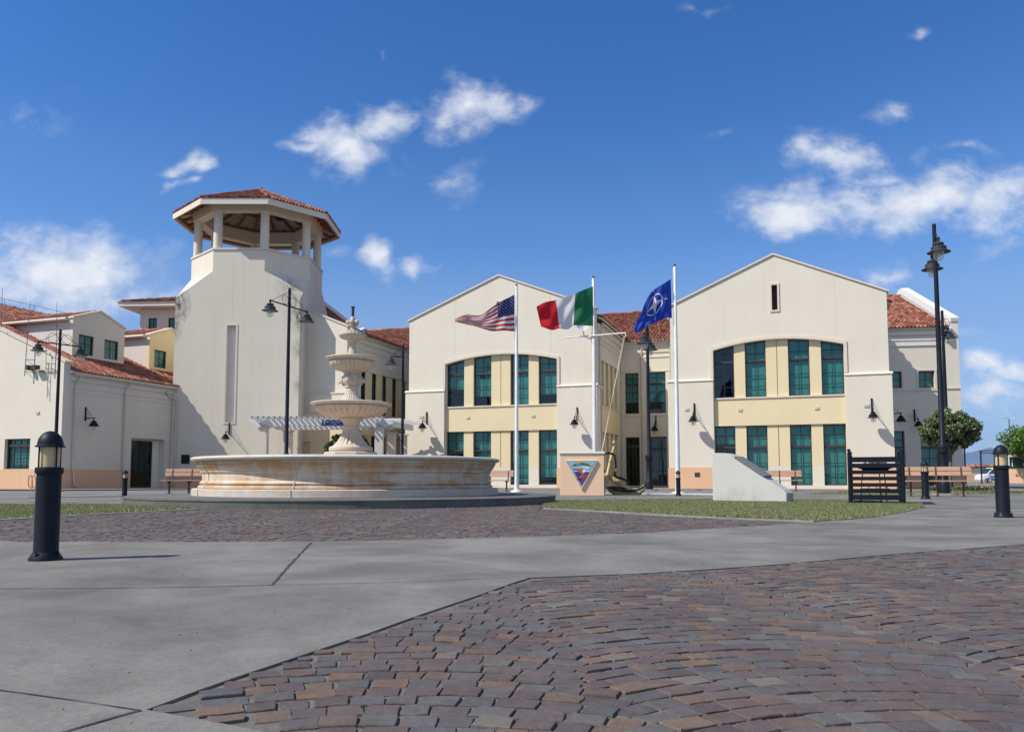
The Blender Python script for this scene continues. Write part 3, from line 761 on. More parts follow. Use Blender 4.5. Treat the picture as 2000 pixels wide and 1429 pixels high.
# the two gabled pavilions
def gabled(name, label, base, kx, depth, left_side, W0=10.26, peak_z=11.42, eave=9.22):
    b = thing(name, label, 'building', (base.x, base.y, 0), -R(YAW))
    X = lambda t: t * kx
    top = lambda a: 6.86 + (7.27 - 6.86) * (1 - ((a / kx - 5.24) / 3.0) ** 2)
    arch = [(X(2.24 + 6.0 * i / 24), top(X(2.24 + 6.0 * i / 24))) for i in range(25)]
    mb = MB()
    loop = [(X(.14), 0), (X(2.24), 0)] + arch + [(X(8.24), 0), (X(10.16), 0), (X(10.16), eave), (X(5.17), peak_z), (X(.14), eave)]
    slit = rect(X(5.07), X(5.33), 8.69, 9.93) if kx < 1.03 else rect(X(5.07), X(5.33), 8.9, 10.15)
    mb.extr(loop, [slit], .10, .62, fu)
    D_ = depth
    mb.extr(rect(.62, D_, 0, eave - .5), [], 0, .3, lambda a, z, d: (X(.14) + d, a, z))
    mb.extr(rect(X(.14) + .3, X(10.16), 0, eave - .5), [], D_ - .3, D_, fu)
    if not left_side: mb.extr(rect(.62, D_ - .3, 0, eave - .5), [], 0, .3, lambda a, z, d: (X(10.16) - d, a, z))
    mb.build('wall', 'cream', b)
    # lower piers and their sloping ledges
    for (p, q) in ((0, 2.22), (8.26, 10.26)):
        MB().extr(rect(X(p), X(q), 0, 5.34), [], -.02, .098, fu).build('pier', 'cream', b)
    for (p, q) in ((-.04, 2.24), (8.24, 10.30)):
        m2 = MB(); m2.add([(X(p), -.06, 5.34), (X(q), -.06, 5.34), (X(q), .097, 5.34), (X(p), .097, 5.34), (X(p), -.06, 5.38), (X(q), -.06, 5.38), (X(q), .097, 5.47), (X(p), .097, 5.47)],
               [(0, 3, 2, 1), (4, 5, 6, 7), (0, 1, 5, 4), (1, 2, 6, 5), (2, 3, 7, 6), (3, 0, 4, 7)]).build('ledge', 'trim', b)
    for (p, q) in ((-.03, 2.235), (8.245, 10.29)): MB().extr(rect(X(p), X(q), 0, 1.08), [], -.05, -.021, fu).build('plinth', 'peach', b)
    # arch surround
    outer = [(X(2.10), 5.48)] + [(X(5.24) + (p[0] - X(5.24)) * 1.047, p[1] + .13) for p in arch] + [(X(8.38), 5.48)]
    inner = [(X(2.235), 5.48)] + [(p[0], p[1]) for p in arch] + [(X(8.245), 5.48)]
    inner = [(X(2.235), 5.48), (X(2.235), arch[0][1])] + arch[1:-1] + [(X(8.245), arch[-1][1]), (X(8.245), 5.48)]
    mt = MB(); mt.extr(outer + list(reversed(inner)), [], .05, .099, fu); mt.build('arch_surround', 'trim', b)
    # yellow infill
    my = MB()
    for (p, q) in ((3.22, 3.74), (4.72, 5.215), (5.255, 5.75), (6.72, 7.24)):
        my.extr(rect(X(p), X(q), 4.49, 7.6), [], .27, .5, fu)
        my.extr(rect(X(p), X(q), 1.13, 3.09), [], .25, .5, fu)
    for (z0, z1) in ((4.49, 7.6), (1.13, 3.09)): my.extr(rect(X(5.215), X(5.255), z0, z1), [], .32, .5, fu)
    my.build('pilasters', 'yellow', b)
    mc = MB()
    for (p, q) in ((3.22, 3.74), (4.72, 5.75), (6.72, 7.24)): mc.extr(rect(X(p), X(q), .2, 1.127), [], .245, .5, fu)
    mc.extr(rect(X(2.245), X(8.235), 0, .197), [], .20, .5, fu)
    mc.build('base_course', 'cream', b)
    ms = MB(); ms.extr(rect(X(2.245), X(8.235), 3.10, 4.41), [], .17, .5, fu); ms.build('spandrel', 'yellow', b)
    ml = MB(); ml.extr(rect(X(2.245), X(8.235), 4.413, 4.485), [], .12, .5, fu); ml.build('sill_course', 'trim', b)
    rnd = random.Random(len(name))
    for i, (p, q) in enumerate(((2.245, 3.22), (3.74, 4.72), (5.75, 6.72), (7.24, 8.235))):
        window(b, fu, X(p), X(q), 4.49, 7.4, .40, [5.02, 5.55, 6.65], 2, 6.28, top, blind=[.0, 1.0, 1.0, .97][i] if kx < 1.03 else [.62, .8, 1.0, .80][i])
        window(b, fu, X(p), X(q), .2, 3.09, .38, [.72, 1.25, 2.6] if i > -1 else [], 2, 2.05, blind=[.3, 1, 1, 1][i] if kx < 1.03 else [.42, .9, .96, .86][i])
    # slit vent with trim and slats
    sx0, sx1, sz0, sz1 = slit[0][0], slit[1][0], slit[0][1], slit[2][1]
    mv = MB(); mv.extr(rect(sx0 - .09, sx1 + .09, sz0 - .09, sz1 + .09), [rect(sx0, sx1, sz0, sz1)], .055, .099, fu); mv.build('vent_surround', 'trim', b)
    mv = MB()
    k = 14
    for i in range(k):
        z = sz0 + (sz1 - sz0) * (i + .5) / k; mv.obox((sx0, .28, z), (sx1, .28, z), .07, .02, (0, .5, 1))
    mv.extr(rect(sx0, sx1, sz0, sz1), [], .36, .38, fu)
    mv.build('louvre', 'window_metal', b)
    # coping along the rakes
    mk = MB()
    for sgn in (-1, 1):
        e = (X(.14) - .10, eave - .035) if sgn < 0 else (X(10.16) + .10, eave - .035)
        pk = (X(5.17), peak_z)
        mk.extr([(e[0], e[1] + .004), (pk[0], pk[1] + .004), (pk[0], pk[1] + .085), (e[0], e[1] + .085)], [], .03, .70, fu)
    mk.build('coping', 'trim', b)
    # back room so the glass has a dark interior
    mi = MB(); mi.box(X(.6), X(9.8), 2.2, 2.25, 0, 8.2); mi.box(X(.6), X(9.8), .63, 2.19, 3.5, 3.6); mi.box(X(.6), X(9.8), .63, 2.19, 8.2, 8.3); mi.build('interior', 'interior', b)
    for (x, z) in ((3.48, 3.86), (6.99, 3.85)): pane_box(b, fu, X(x), z, s=.17)
    for x in ((9.15,) if kx < 1.03 else ()): pane_box(b, fu, X(x), 3.88, s=-.02, w_=.22, h=.14)
    pane_box(b, fu, X(.95) if kx > 1.03 else .93, 3.95, s=-.02)
    if kx < 1.03: pane_box(b, fu, 1.38, .72, .24, .2, -.05, 'window_metal')
    # hairline movement joints
    mj = MB()
    for t in (2.75, 7.9): mj.extr(rect(X(t), X(t) + .018, 7.35, eave + 1.0), [], .094, .099, fu)
    mj.build('plaster_joint', 'trim', b)
    # roof planes
    sl = (peak_z - .35 - (eave - .35)) / X(5.02)
    run = X(5.02); Ls = math.hypot(run, run * sl)
    tiles(b, (X(.14) - .25, .72, eave - .45), (0, 1, 0), (1, 0, sl), D_ - .7, Ls, name='roof', tw=.22, th=.4)
    tiles(b, (X(10.16) + .25, .72, eave - .45), (0, 1, 0), (-1, 0, sl), D_ - .7, Ls, name='roof', tw=.22, th=.4)
    return b
rg = gabled('gabled_building', 'right-hand cream gabled building, arched four-bay window and uncovered narrow slit in its gable', RG0, 1.0, 12.0, False)
lg = gabled('gabled_building', 'middle cream gabled building behind the striped flag, with an arched four-bay window', LG0, 1.075, 11.5, True, peak_z=11.6, eave=9.45)

# right flank of the middle pavilion: deep window strips between yellow fins
def flank(b, xw, s0, s1, spans, z_eave, lowdoor=None, upz=(4.47, 6.93), lowz=(.0, 3.04), fin=.10, gut=True, g0=.4, bl=(1, .9), wd=.32):
    fn = fs_(xw)
    a0, a1 = spans[0][0] - .12, spans[-1][1] + .12
    mb = MB(); mb.extr(rect(s0, s1, 0, z_eave), [rect(a0, a1, *upz), rect(a0, a1, lowz[0] + .18, lowz[1])], 0, .45, fn); mb.build('side_wall', 'cream', b)
    my = MB()
    edges = [a0] + [v for sp in spans for v in sp] + [a1]
    for i in range(0, len(edges), 2):
        my.extr(rect(edges[i], edges[i + 1], upz[0], upz[1]), [], .06, .449, fn); my.extr(rect(edges[i], edges[i + 1], lowz[0] + .18, lowz[1]), [], .06, .449, fn)
    my.build('pilasters', 'yellow', b)
    ms = MB(); ms.extr(rect(a0, a1, lowz[1] + .06, upz[0] - .09), [], -.015, -.002, fn); ms.build('spandrel', 'yellow', b)
    for (p, q) in spans:
        window(b, fn, p, q, upz[0], upz[1], wd, [5.3, 6.2], 2, 6.25, blind=bl[0]); window(b, fn, p, q, lowz[0] + .18, lowz[1], wd, [.9, 1.6], 2, 2.1, blind=bl[1])
    mc = MB(); mc.extr(rect(s0 + .02, s1, 7.72, 7.80), [], -.04, -.002, fn); mc.extr(rect(s0 + .02, s1, 8.0, 8.18), [], -.05, -.002, fn); mc.extr(rect(s0 + .02, s1, 8.36, z_eave), [], -.09, -.002, fn); mc.build('cornice', 'cream', b)
    ms2 = MB(); ms2.extr(rect(s0 + .02, s1, upz[0] - .08, upz[0]), [], -.05, -.016, fn); ms2.build('sill_course', 'trim', b)
    if gut: gutter(b, (xw + .20, s0 + g0, z_eave + .02), (xw + .20, s1 + .2, z_eave + .02))
xw = 10.16 * 1.075
flank(lg, xw, .63, 7.1, [(1.7 + 1.16 * i, 2.38 + 1.16 * i) for i in range(4)], 8.74)
mb = MB(); mb.box(xw - 2.0, xw - 1.9, .7, 7.0, 0, 8.5); mb.build('interior', 'interior', lg)
downspout(lg, [(xw + .22, 1.0, 8.7), (xw + .2, 1.0, 8.4), (xw + .07, .95, 8.1), (xw + .07, .95, 5.6), (xw + .14, .95, 5.3), (xw + .14, .95, .1)])
downspout(lg, [(xw + .22, 6.6, 8.7), (xw + .06, 6.6, 8.3), (xw + .06, 6.6, .1)])
mb = MB(); mb.extr(rect(.1, 1.3, 0, 5.3), [], -.10, -.001, fs_(xw)); mb.build('pier', 'cream', lg)
mb = MB(); mb.extr(rect(.05, 1.35, 5.303, 5.40), [], -.15, -.001, fs_(xw)); mb.build('ledge', 'trim', lg)

# ------------------------------------------------------------------ long rear wing (with the court between the pavilions)
bk = thing('rear_wing', 'cream rear wing under red tiles in the court between the gabled buildings', 'building', (BK0.x, BK0.y, 0), -R(YAW))
X0, X1 = -22.5, 4.3
E8 = 8.62
mb = MB()
wins = [(0.10, .92, 4.38, 6.82), (1.43, 2.52, 4.38, 6.82)]; doors = [(.10, .94, .1, 2.99), (1.58, 2.54, .1, 2.99)]
mb.extr(rect(X0, X1, 0, E8), [rect(*wn_) for wn_ in wins] + [rect(*d) for d in doors], 0, .4, fu)
mb.extr(rect(X0, X1, 0, E8), [], 15.6, 16.0, fu)
for x in (X0, X1 - .3):
    mb.extr([(.4, 0), (15.6, 0), (15.6, E8), (8.0, 12.0), (.4, E8)], [], 0, .3, lambda a, z, d, x=x: (x + d, a, z))
mb.build('wall', 'cream', bk)
for wn_ in wins: window(bk, fu, *wn_, .16, [5.0, 5.65, 6.5], 2, 6.15, blind=.72)
window(bk, fu, *doors[0], .18, [.9, 1.5, 2.1], 2, 2.45, blind=0, name='glass_door'); window(bk, fu, *doors[1], .18, [1.0, 2.2], 2, 2.3, blind=0, name='glass_door')
mb = MB(); mb.box(-.2, 2.8, 2.0, 2.05, 0, 8); mb.box(-.2, -.15, .41, 1.99, 0, 8); mb.box(2.8, 2.85, .41, 1.99, 0, 8); mb.box(-.14, 2.79, .41, 1.99, 3.6, 3.7); mb.build('interior', 'interior', bk)
mc = MB(); mc.extr(rect(-.2, 2.95, 7.70, 7.78), [], -.04, -.002, fu); mc.extr(rect(-.2, 2.95, 8.0, 8.16), [], -.05, -.002, fu); mc.extr(rect(-.2, 2.95, 8.34, E8), [], -.09, -.002, fu)
mc.extr(rect(-.2, 2.9, 6.86, 6.93), [], -.03, -.002, fu); mc.build('cornice', 'cream', bk)
mc = MB(); mc.extr(rect(-.05, 2.9, 4.22, 4.32), [], -.05, -.002, fu); mc.build('sill_course', 'trim', bk)
gutter(bk, (.15, -.20, 8.66), (2.95, -.20, 8.66))
downspout(bk, [(1.12, -.2, 8.6), (1.12, -.06, 8.3), (1.12, -.06, .1)]); downspout(bk, [(2.82, -.2, 8.6), (2.82, -.06, 8.3), (2.82, -.08, 5.5)])
sl = .42
tiles(bk, (X0 + .3, -.28, E8 - .02), (1, 0, 0), (0, 1, sl), X1 - X0 - .5, 8.3 * math.hypot(1, sl), name='roof', tw=.205, th=.36)
tiles(bk, (X0 + .3, 16.2, E8 - .02), (1, 0, 0), (0, -1, sl), X1 - X0 - .5, 8.2 * math.hypot(1, sl), name='roof', tw=.6, th=1.2)
ridge(bk, (X0 + .3, 8.0, 8.62 + 8.3 * sl + .06), (X1 - .2, 8.0, 8.62 + 8.3 * sl + .06))
mb = MB(); mb.extr([(-.4, E8 - .15), (8.0, E8 - .15 + 8.4 * sl), (16.4, E8 - .15), (16.4, E8 + .3), (8.0, E8 + .32 + 8.4 * sl), (-.4, E8 + .3)], [], 0, .35, lambda a, z, d: (X0 - .05 + d, a, z)); mb.build('gable_coping', 'white_plaster', bk)
mb = MB(); mb.tube([(2.0, 1.6, 9.1), (2.0, 1.6, 9.9)], .09, 12); mb.tube([(2.0, 1.6, 9.9), (2.0, 1.6, 9.98)], .14, 12); mb.build('chimney_pipe', 'roof_tile', bk)

# ------------------------------------------------------------------ wing behind the tower, beside the pergola
wg = thing('entrance_wing', 'cream wing with sloping parapet between the tower and the middle gabled building', 'building', (WG0.x, WG0.y, 0), -R(YAW))
mb = MB()
mb.extr([(-8.2, 0), (0, 0), (0, 9.05), (-5.3, 11.3), (-8.2, 10.1)], [], 0, .4, fu)
mb.build('wall', 'cream', wg)
mb = MB(); mb.extr([(-8.2, 0), (-2.75, 0), (-2.75, 2.6), (-2.2, 2.6), (-2.2, 0), (-.02, 0), (-.02, 4.2), (-8.2, 4.2)], [], -.16, -.002, fu); mb.build('porch_wall', 'yellow', wg)
mb = MB(); mb.extr(rect(-2.32, .02, 4.22, 5.26), [], -.12, -.002, fu); mb.build('pier', 'cream', wg); MB().extr(rect(-2.9, -2.7, 4.2, 10.0), [], -.06, -.002, fu).build('pier', 'cream', wg)
mb = MB(); mb.extr(rect(-2.38, .08, 5.263, 5.35), [], -.16, -.002, fu); mb.build('ledge', 'trim', wg)
mb = MB(); mb.extr([(-5.3, 11.303), (.1, 9.02), (.1, 9.12), (-5.3, 11.40)], [], -.06, .46, fu); mb.extr([(-8.2, 10.103), (-5.302, 11.303), (-5.302, 11.40), (-8.2, 10.2)], [], -.06, .46, fu); mb.build('coping', 'trim', wg)
flank(wg, 0, .41, 9.6, [(1.68 + 1.28 * i, 2.20 + 1.28 * i) for i in range(6)], 8.70, upz=(4.36, 6.78), g0=.4, bl=(0, 0), wd=.10)
mb = MB(); mb.box(-3, -2.9, .5, 9.6, 0, 8.4); mb.build('interior', 'interior', wg)
tiles(wg, (.25, .45, 8.70), (0, 1, 0), (-1, 0, .40), 9.6, 5.6 * math.hypot(1, .4), name='roof', tw=.205, th=.36)
tiles(wg, (-10.85, .45, 8.70), (0, 1, 0), (1, 0, .40), 9.6, 5.5 * math.hypot(1, .4), name='roof', tw=.6, th=1.2)
ridge(wg, (-5.3, .5, 10.98), (-5.3, 10, 10.98))

# ------------------------------------------------------------------ right end wing
rw = thing('end_wing', 'cream end wing with white gable coping behind the clipped tree', 'building', (RW0.x, RW0.y, 0), -R(8.5))
mb = MB()
W4 = [(-.35, .56, 5.39, 6.30), (1.40, 2.22, 5.39, 6.31)]; D4 = [(-.3, .60, .15, 3.08), (1.40, 2.36, .15, 3.1)]
mb.extr(rect(-5, 3.42, 0, 8.55), [rect(*q) for q in W4 + D4], 0, .4, fu)
mb.extr(rect(.4, 15.5, 0, 8.5), [], 0, .35, lambda a, z, d: (3.42 - d, a, z)); mb.extr(rect(-5, 3.07, 0, 8.5), [], 15.2, 15.5, fu)
mb.build('wall', 'cream', rw)
mb = MB(); mb.extr(rect(2.78, 3.46, 0, 8.93), [], -.10, -.002, fu); mb.build('corner_pier', 'cream', rw)
for q in W4: window(rw, fu, *q, .14, [5.85], 2, None, blind=1)
for q in D4: window(rw, fu, *q, .16, [.9, 1.6, 2.6], 2, 2.2, blind=.8)
mb = MB()
for q in W4: mb.extr(rect(q[0] - .1, q[1] + .1, q[2] - .08, q[3] + .08), [rect(*q)], -.03, -.002, fu)
mb.extr(rect(-1, 2.77, 5.22, 5.295), [], -.05, -.002, fu); mb.extr(rect(2.76, 3.50, 5.30, 5.38), [], -.15, -.101, fu)
mb.build('string_course', 'trim', rw)
mb = MB(); mb.extr(rect(-2, 2.77, 7.68, 7.86), [], -.06, -.002, fu); mb.extr(rect(-2, 2.77, 7.98, 8.1), [], -.05, -.002, fu); mb.extr(rect(-2, 2.77, 8.26, 8.55), [], -.10, -.002, fu); mb.build('cornice', 'white_plaster', rw)
for q in ((-1, -.32, -.05, -.002), (.62, 1.38, -.05, -.002), (2.38, 2.73, -.05, -.002), (2.74, 3.50, -.15, -.101)): MB().extr(rect(q[0], q[1], 0, 1.15), [], q[2], q[3], fu).build('plinth', 'peach', rw)
mb = MB(); mb.box(-1, 3, 1.8, 1.85, 0, 8); mb.build('interior', 'interior', rw)
gutter(rw, (-2, -.2, 8.60), (2.9, -.2, 8.60))
downspout(rw, [(2.62, -.2, 8.55), (2.62, -.06, 8.2), (2.62, -.06, .1)])
tiles(rw, (-5, -.28, 8.58), (1, 0, 0), (0, 1, .44), 7.95, 7.9 * math.hypot(1, .44), name='roof', tw=.205, th=.36)
ridge(rw, (-5, 7.6, 8.58 + 7.9 * .44 + .05), (3.0, 7.6, 8.58 + 7.9 * .44 + .05))
mb = MB(); mb.extr([(-.15, 8.93), (.3, 8.93), (7.6, 12.2), (7.9, 12.2), (15.4, 8.9), (15.4, 9.25), (8.0, 12.55), (7.4, 12.55), (-.2, 9.12)], [], 0, .42, lambda a, z, d: (3.5 - d, a, z))
mb.extr([(.38, 8.52), (15.4, 8.52), (15.4, 8.9), (7.75, 12.19), (.38, 8.92)], [], .05, .38, lambda a, z, d: (3.5 - d, a, z))
mb.build('gable_coping', 'white_plaster', rw)
mb = MB(); mb.box(2.86, 3.02, -.30, -.102, 7.85, 8.5); mb.box(2.82, 3.1, -.34, -.102, 8.5, 8.6); mb.build('corbel', 'white_plaster', rw)
pane_box(rw, fu, .95, 3.9, s=0)

# ------------------------------------------------------------------ left building with dormers
ax = thing('dormered_building', 'low cream building on the left with red roof, two dormers and a peach base', 'building', (AX0.x, AX0.y, 0), -R(YAW)); ax.scale = (1.0115, 1.0115, 1.0115)
SL = .416; ridge_t = -12.5
zr = lambda t: 5.62 - SL * t
mb = MB()
mb.extr([(-25, 0), (0, 0), (0, 5.95), (ridge_t, 5.95 + 12.5 * SL), (-25, 5.95)], [rect(-3.56, -1.92, .96, 2.40)], 0, .35, fu)
mb.extr(rect(-25, 0, 0, 5.5), [], 12.7, 13, fu); mb.extr(rect(.35, 12.7, 0, 5.4), [], 0, .3, lambda a, z, d: (-25 + d, a, z))
mb.build('wall', 'cream', ax)
mb = MB(); mb.extr(rect(.35, 12.7, 0, 5.50), [rect(4.17, 6.47, 0.02, 2.60)], 0, .42, fs_(0)); mb.build('side_wall', 'cream', ax)
MB().extr(rect(-25.03, .03, 0, .95), [], -.035, -.002, fu).build('plinth', 'peach', ax); MB().extr(rect(-.03, 4.15, 0, .95), [], -.035, -.002, fs_(0)).build('plinth', 'peach', ax)
window(ax, fu, -3.56, -1.92, .96, 2.40, .16, [1.3, 1.62, 1.9], 4, 2.08, blind=.9)
mb = MB(); mb.box(-3.8, -1.6, 1.4, 1.45, 0, 4); mb.box(-1.6, -1.5, 3, 12, 0, 5.4); mb.build('interior', 'interior', ax)
window(ax, fs_(0), 4.3, 5.95, .04, 2.50, .34, [.6, 1.1, 1.6, 2.1], 4, None, blind=.0, name='garage_door')
mb = MB(); mb.extr(rect(5.95, 6.46, .03, 2.58), [], .32, .44, fs_(0)); mb.extr(rect(4.18, 5.94, 2.51, 2.59), [], .32, .44, fs_(0)); mb.build('door_surround', 'cream', ax)
mb = MB()
for (z0, z1, dd) in ((4.55, 4.62, .03), (4.78, 4.98, .045), (5.12, 5.40, .08)): mb.extr(rect(.36, 12.6, z0, z1), [], -dd, -.002, fs_(0))
mb.build('cornice', 'pinkish', ax)
mb = MB(); mb.extr([(ridge_t, 5.953 + 12.5 * SL), (.12, 5.90), (.12, 6.0), (ridge_t, 6.06 + 12.5 * SL)], [], -.05, .42, fu); mb.build('coping', 'trim', ax)
tiles(ax, (.30, .34, zr(0) - .13), (0, 1, 0), (-1, 0, SL), 12.7, 12.8 * math.hypot(1, SL), name='roof', tw=.205, th=.36)
tiles(ax, (-25.2, .45, zr(0) - .13), (0, 1, 0), (1, 0, SL), 12.6, 12.7 * math.hypot(1, SL), name='roof', tw=.6, th=1.2)
ridge(ax, (ridge_t, .5, zr(ridge_t) + .02), (ridge_t, 13, zr(ridge_t) + .02))
gutter(ax, (.26, .4, 5.44), (.26, 7.2, 5.44))
for s_ in (.75, 3.75): downspout(ax, [(.24, s_, 5.4), (.22, s_, 5.25), (.09, s_ - .15, 4.9), (.09, s_ - .15, 1.1), (.13, s_ - .12, .9), (.13, s_ - .05, .22), (.2, s_ + .1, .12)])
mb = MB(); mb.tube([(ridge_t, .6 + i, 11.28) for i in range(12)], .012, 5)
for i in range(0, 12, 2): mb.tube([(ridge_t, .6 + i, 10.8), (ridge_t, .6 + i, 11.28)], .012, 5)
mb.build('roof_cable', 'antenna_metal', ax)
pane_box(ax, fu, -1.5, 3.6, s=0)
mb = MB()
for dx in (0, .22): mb.tube([(-1.75 + dx, -.05, .12), (-1.75 + dx, -.14, .2), (-1.75 + dx, -.14, .62), (-1.75 + dx, -.04, .68)], .022, 8)
mb.build('fill_pipes', 'bench_wood', ax)
mb = MB(); mb.box(-2.05, -1.92, -.30, -.02, 5.62, 5.85); mb.box(-1.72, -1.36, -.34, -.12, 5.64, 5.82); mb.tube([(-1.9, -.1, 5.72), (-1.2, -.05, 5.5), (-.3, -.04, 5.52)], .018, 6); mb.build('camera_box', 'iron_grey', ax)
def dormer(s0, s1, tf=-2.4, ze=8.68, zp=9.28, nwin=2, mats=('cream', 'pinkish')):
    zb = zr(tf) + .02; mid = (s0 + s1) / 2; tb = tf - (zp - zb) / SL - .3
    hole = [rect(s0 + .38, s0 + 1.30, zb + .25, zb + 1.27), rect(s0 + 2.0, s0 + 2.92, zb + .25, zb + 1.27)][:nwin]
    m = MB(); m.extr([(s0, zb - .1), (s1, zb - .1), (s1, ze), (mid, zp), (s0, ze)], hole, 0, .25, fs_(tf)); d = m.build('dormer', mats[0], ax)
    m = MB(); m.extr([(tf - .25, zb - .2), (tf - .25, ze - .05), (tb, ze - .05), (tb, zr(tb) - .1)], [], 0, .2, lambda a, z, k: (a, s0 + k, z)); m.extr([(tf - .25, zb - .2), (tf - .25, ze - .05), (tb, ze - .05), (tb, zr(tb) - .1)], [], 0, .2, lambda a, z, k: (a, s1 - k, z)); m.build('dormer_cheek', mats[1], ax)
    m = MB(); m.extr([(s0 - .05, ze - .02), (mid, zp + .003), (s1 + .05, ze - .02), (s1 + .05, ze + .07), (mid, zp + .10), (s0 - .05, ze + .07)], [], -.06, .30, fs_(tf)); m.build('dormer_coping', 'trim', ax); m = MB(); m.extr(rect(s0 - .04, s1 + .04, zb - .05, zb + .05), [], -.05, -.002, fs_(tf)); m.build('dormer_sill', 'trim', ax)
    for h in hole: window(ax, fs_(tf), h[0][0], h[1][0], h[0][1], h[2][1], .05, [h[0][1] + .55], 2, None, blind=1)
    m = MB(); m.box(tf - 1.2, tf - 1.15, s0 + .21, s1 - .21, zb - .3, ze - .1); m.build('interior', 'interior', ax)
    hh = (zp - ze) / (mid - s0)
    for (sa, sg) in ((s0 - .18, 1), (s1 + .18, -1)):
        run = mid - s0 + .18
        tiles(ax, (tf - .32, sa, ze - .12), (-1, 0, 0), (0, sg, hh), 5.0, run * math.hypot(1, hh), name='dormer_roof', tw=.205, th=.3)
    ridge(ax, (tf - .3, mid, zp + .03), (tf - 5.2, mid, zp + .03))
    gutter(ax, (tf - .2, s0 - .22, ze - .08), (tf - 4.6, s0 - .22, ze - .08), .09)
dormer(2.52, 5.85)
dormer(7.66, 10.9, mats=('yellow', 'pinkish'))

# ------------------------------------------------------------------ block seen over the roofs behind the tower
lb = thing('roof_block', 'tall cream block with a low red hip roof rising behind the tower', 'building', (-24.6, 52.2, 0), -R(3))
mb = MB(); mb.extr(rect(0, 11.6, 0, 11.7), [rect(.55, 1.15, 10.2, 11.1), rect(1.9, 2.6, 10.2, 11.1)], 0, .3, fu); mb.extr(rect(.3, 5, 0, 11.7), [], 0, .3, fs_(11.6)); mb.extr(rect(.3, 5, 0, 11.7), [], 0, .3, lambda a, z, d: (d, a, z)); mb.build('wall', 'pinkish', lb)
for q in ((.55, 1.15, 10.2, 11.1), (1.9, 2.6, 10.2, 11.1)): window(lb, fu, *q, .1, [10.65], 2, None, blind=1)
mb = MB(); mb.box(.4, 3, 1, 1.05, 9.5, 11.6); mb.build('interior', 'interior', lb)
mb = MB(); mb.box(-1.0, 12.5, -.9, 5.6, 11.72, 11.98); mb.build('eaves', 'white_plaster', lb)
tiles(lb, (-1.05, -.95, 11.98), (1, 0, 0), (0, 1, .30), 13.6, 3.3 * math.hypot(1, .3), [(0, 0), (9, 0), (9, 3.44), (3.3, 3.44)], tw=.22, th=.38)
tiles(lb, (-1.05, 5.65, 11.98), (0, -1, 0), (1, 0, .30), 6.6, 3.3 * math.hypot(1, .3), [(0, 0), (6.6, 0), (3.3, 3.44)], tw=.22, th=.38)

# ------------------------------------------------------------------ tower
W = 6.90; A_ = .2929 * W; B_ = .7071 * W
tw_ = thing('tower', 'massive cream tower with an open octagonal belvedere and red tiled cap', 'tower', (TW0.x, TW0.y, 0), 0); tw_.scale = (1.0115, 1.0115, 1.0115)
OC = [(A_, 0), (B_, 0), (W, A_), (W, B_), (B_, W), (A_, W), (0, B_), (0, A_)]
def octo(off, c=(W / 2, W / 2)):
    r = (W / 2 + off) / math.cos(R(22.5)); return [(c[0] + r * math.cos(R(-112.5 + 45 * i)), c[1] + r * math.sin(R(-112.5 + 45 * i))) for i in range(8)]
SH, OZ, PZ = 10.45, 11.97, 13.16
# body: square shaft whose corners slope back into the octagon (front wall built separately for the slot)
sq = [(0, 0), (W, 0), (W, W), (0, W)]
mb = MB()
vs = [(x, y, 0) for x, y in sq] + [(x, y, SH) for x, y in sq] + [(x, y, OZ) for x, y in OC] + [(x, y, PZ) for x, y in OC]
fs = [(1, 2, 6, 11, 10, 5), (2, 3, 7, 13, 12, 6), (3, 0, 4, 15, 14, 7), (5, 10, 9), (6, 12, 11), (7, 14, 13), (4, 8, 15)]
fs += [(9, 10, 18, 17), (10, 11, 19, 18), (11, 12, 20, 19), (12, 13, 21, 20), (13, 14, 22, 21), (14, 15, 23, 22), (15, 8, 16, 23)]
mb.add(vs, fs)
mb.extr([(.003, 0), (W - .003, 0), (W - .003, SH - .003), (B_ - .003, OZ - .003), (B_ - .003, PZ), (A_ + .003, PZ), (A_ + .003, OZ - .003), (.003, SH - .003)], [rect(2.90, 3.39, 3.58, 8.92)], 0, .3, fu)
o1, o2 = octo(-.002), octo(-.35)
mb.add([(x, y, 12.2) for x, y in octo(-.01)], [tuple(range(8))])
mb.add([(x, y, 12.2) for x, y in o2] + [(x, y, PZ) for x, y in o2], [(i, (i + 1) % 8, (i + 1) % 8 + 8, i + 8) for i in range(8)])
mb.build('shaft', 'cream_tower', tw_, fix=False)
mb = MB(); mb.extr(rect(2.90, 3.39, 3.58, 8.92), [], .22, .24, fu); mb.build('slot_back', 'pinkish', tw_)
mb = MB(); mb.extr(rect(2.80, 3.49, 3.48, 9.0), [rect(2.90, 3.39, 3.58, 8.92)], -.025, -.002, fu); mb.build('slot_surround', 'trim', tw_)
def ring(mb, o, i, z0, z1):
    n = len(o); mb.add([(x, y, z0) for x, y in o] + [(x, y, z1) for x, y in o] + [(x, y, z0) for x, y in i] + [(x, y, z1) for x, y in i],
        [(k, (k + 1) % n, (k + 1) % n + n, k + n) for k in range(n)] + [(k + 3 * n, (k + 1) % n + 3 * n, (k + 1) % n + 2 * n, k + 2 * n) for k in range(n)] +
        [(k + n, (k + 1) % n + n, (k + 1) % n + 3 * n, k + 3 * n) for k in range(n)] + [(k, k + 2 * n, (k + 1) % n + 2 * n, (k + 1) % n) for k in range(n)])
mb = MB(); ring(mb, octo(.05), octo(-.42), PZ + .003, PZ + .10); mb.build('parapet_coping', 'trim', tw_)
for (x, y) in octo(-.30):
    mb = MB(); mb.lathe([(.285, 13.26), (.285, 13.34), (.245, 13.36), (.235, 15.30), (.27, 15.33), (.27, 15.40)], 24, (x, y, 0)); mb.build('column', 'cream_tower', tw_, smooth=True)
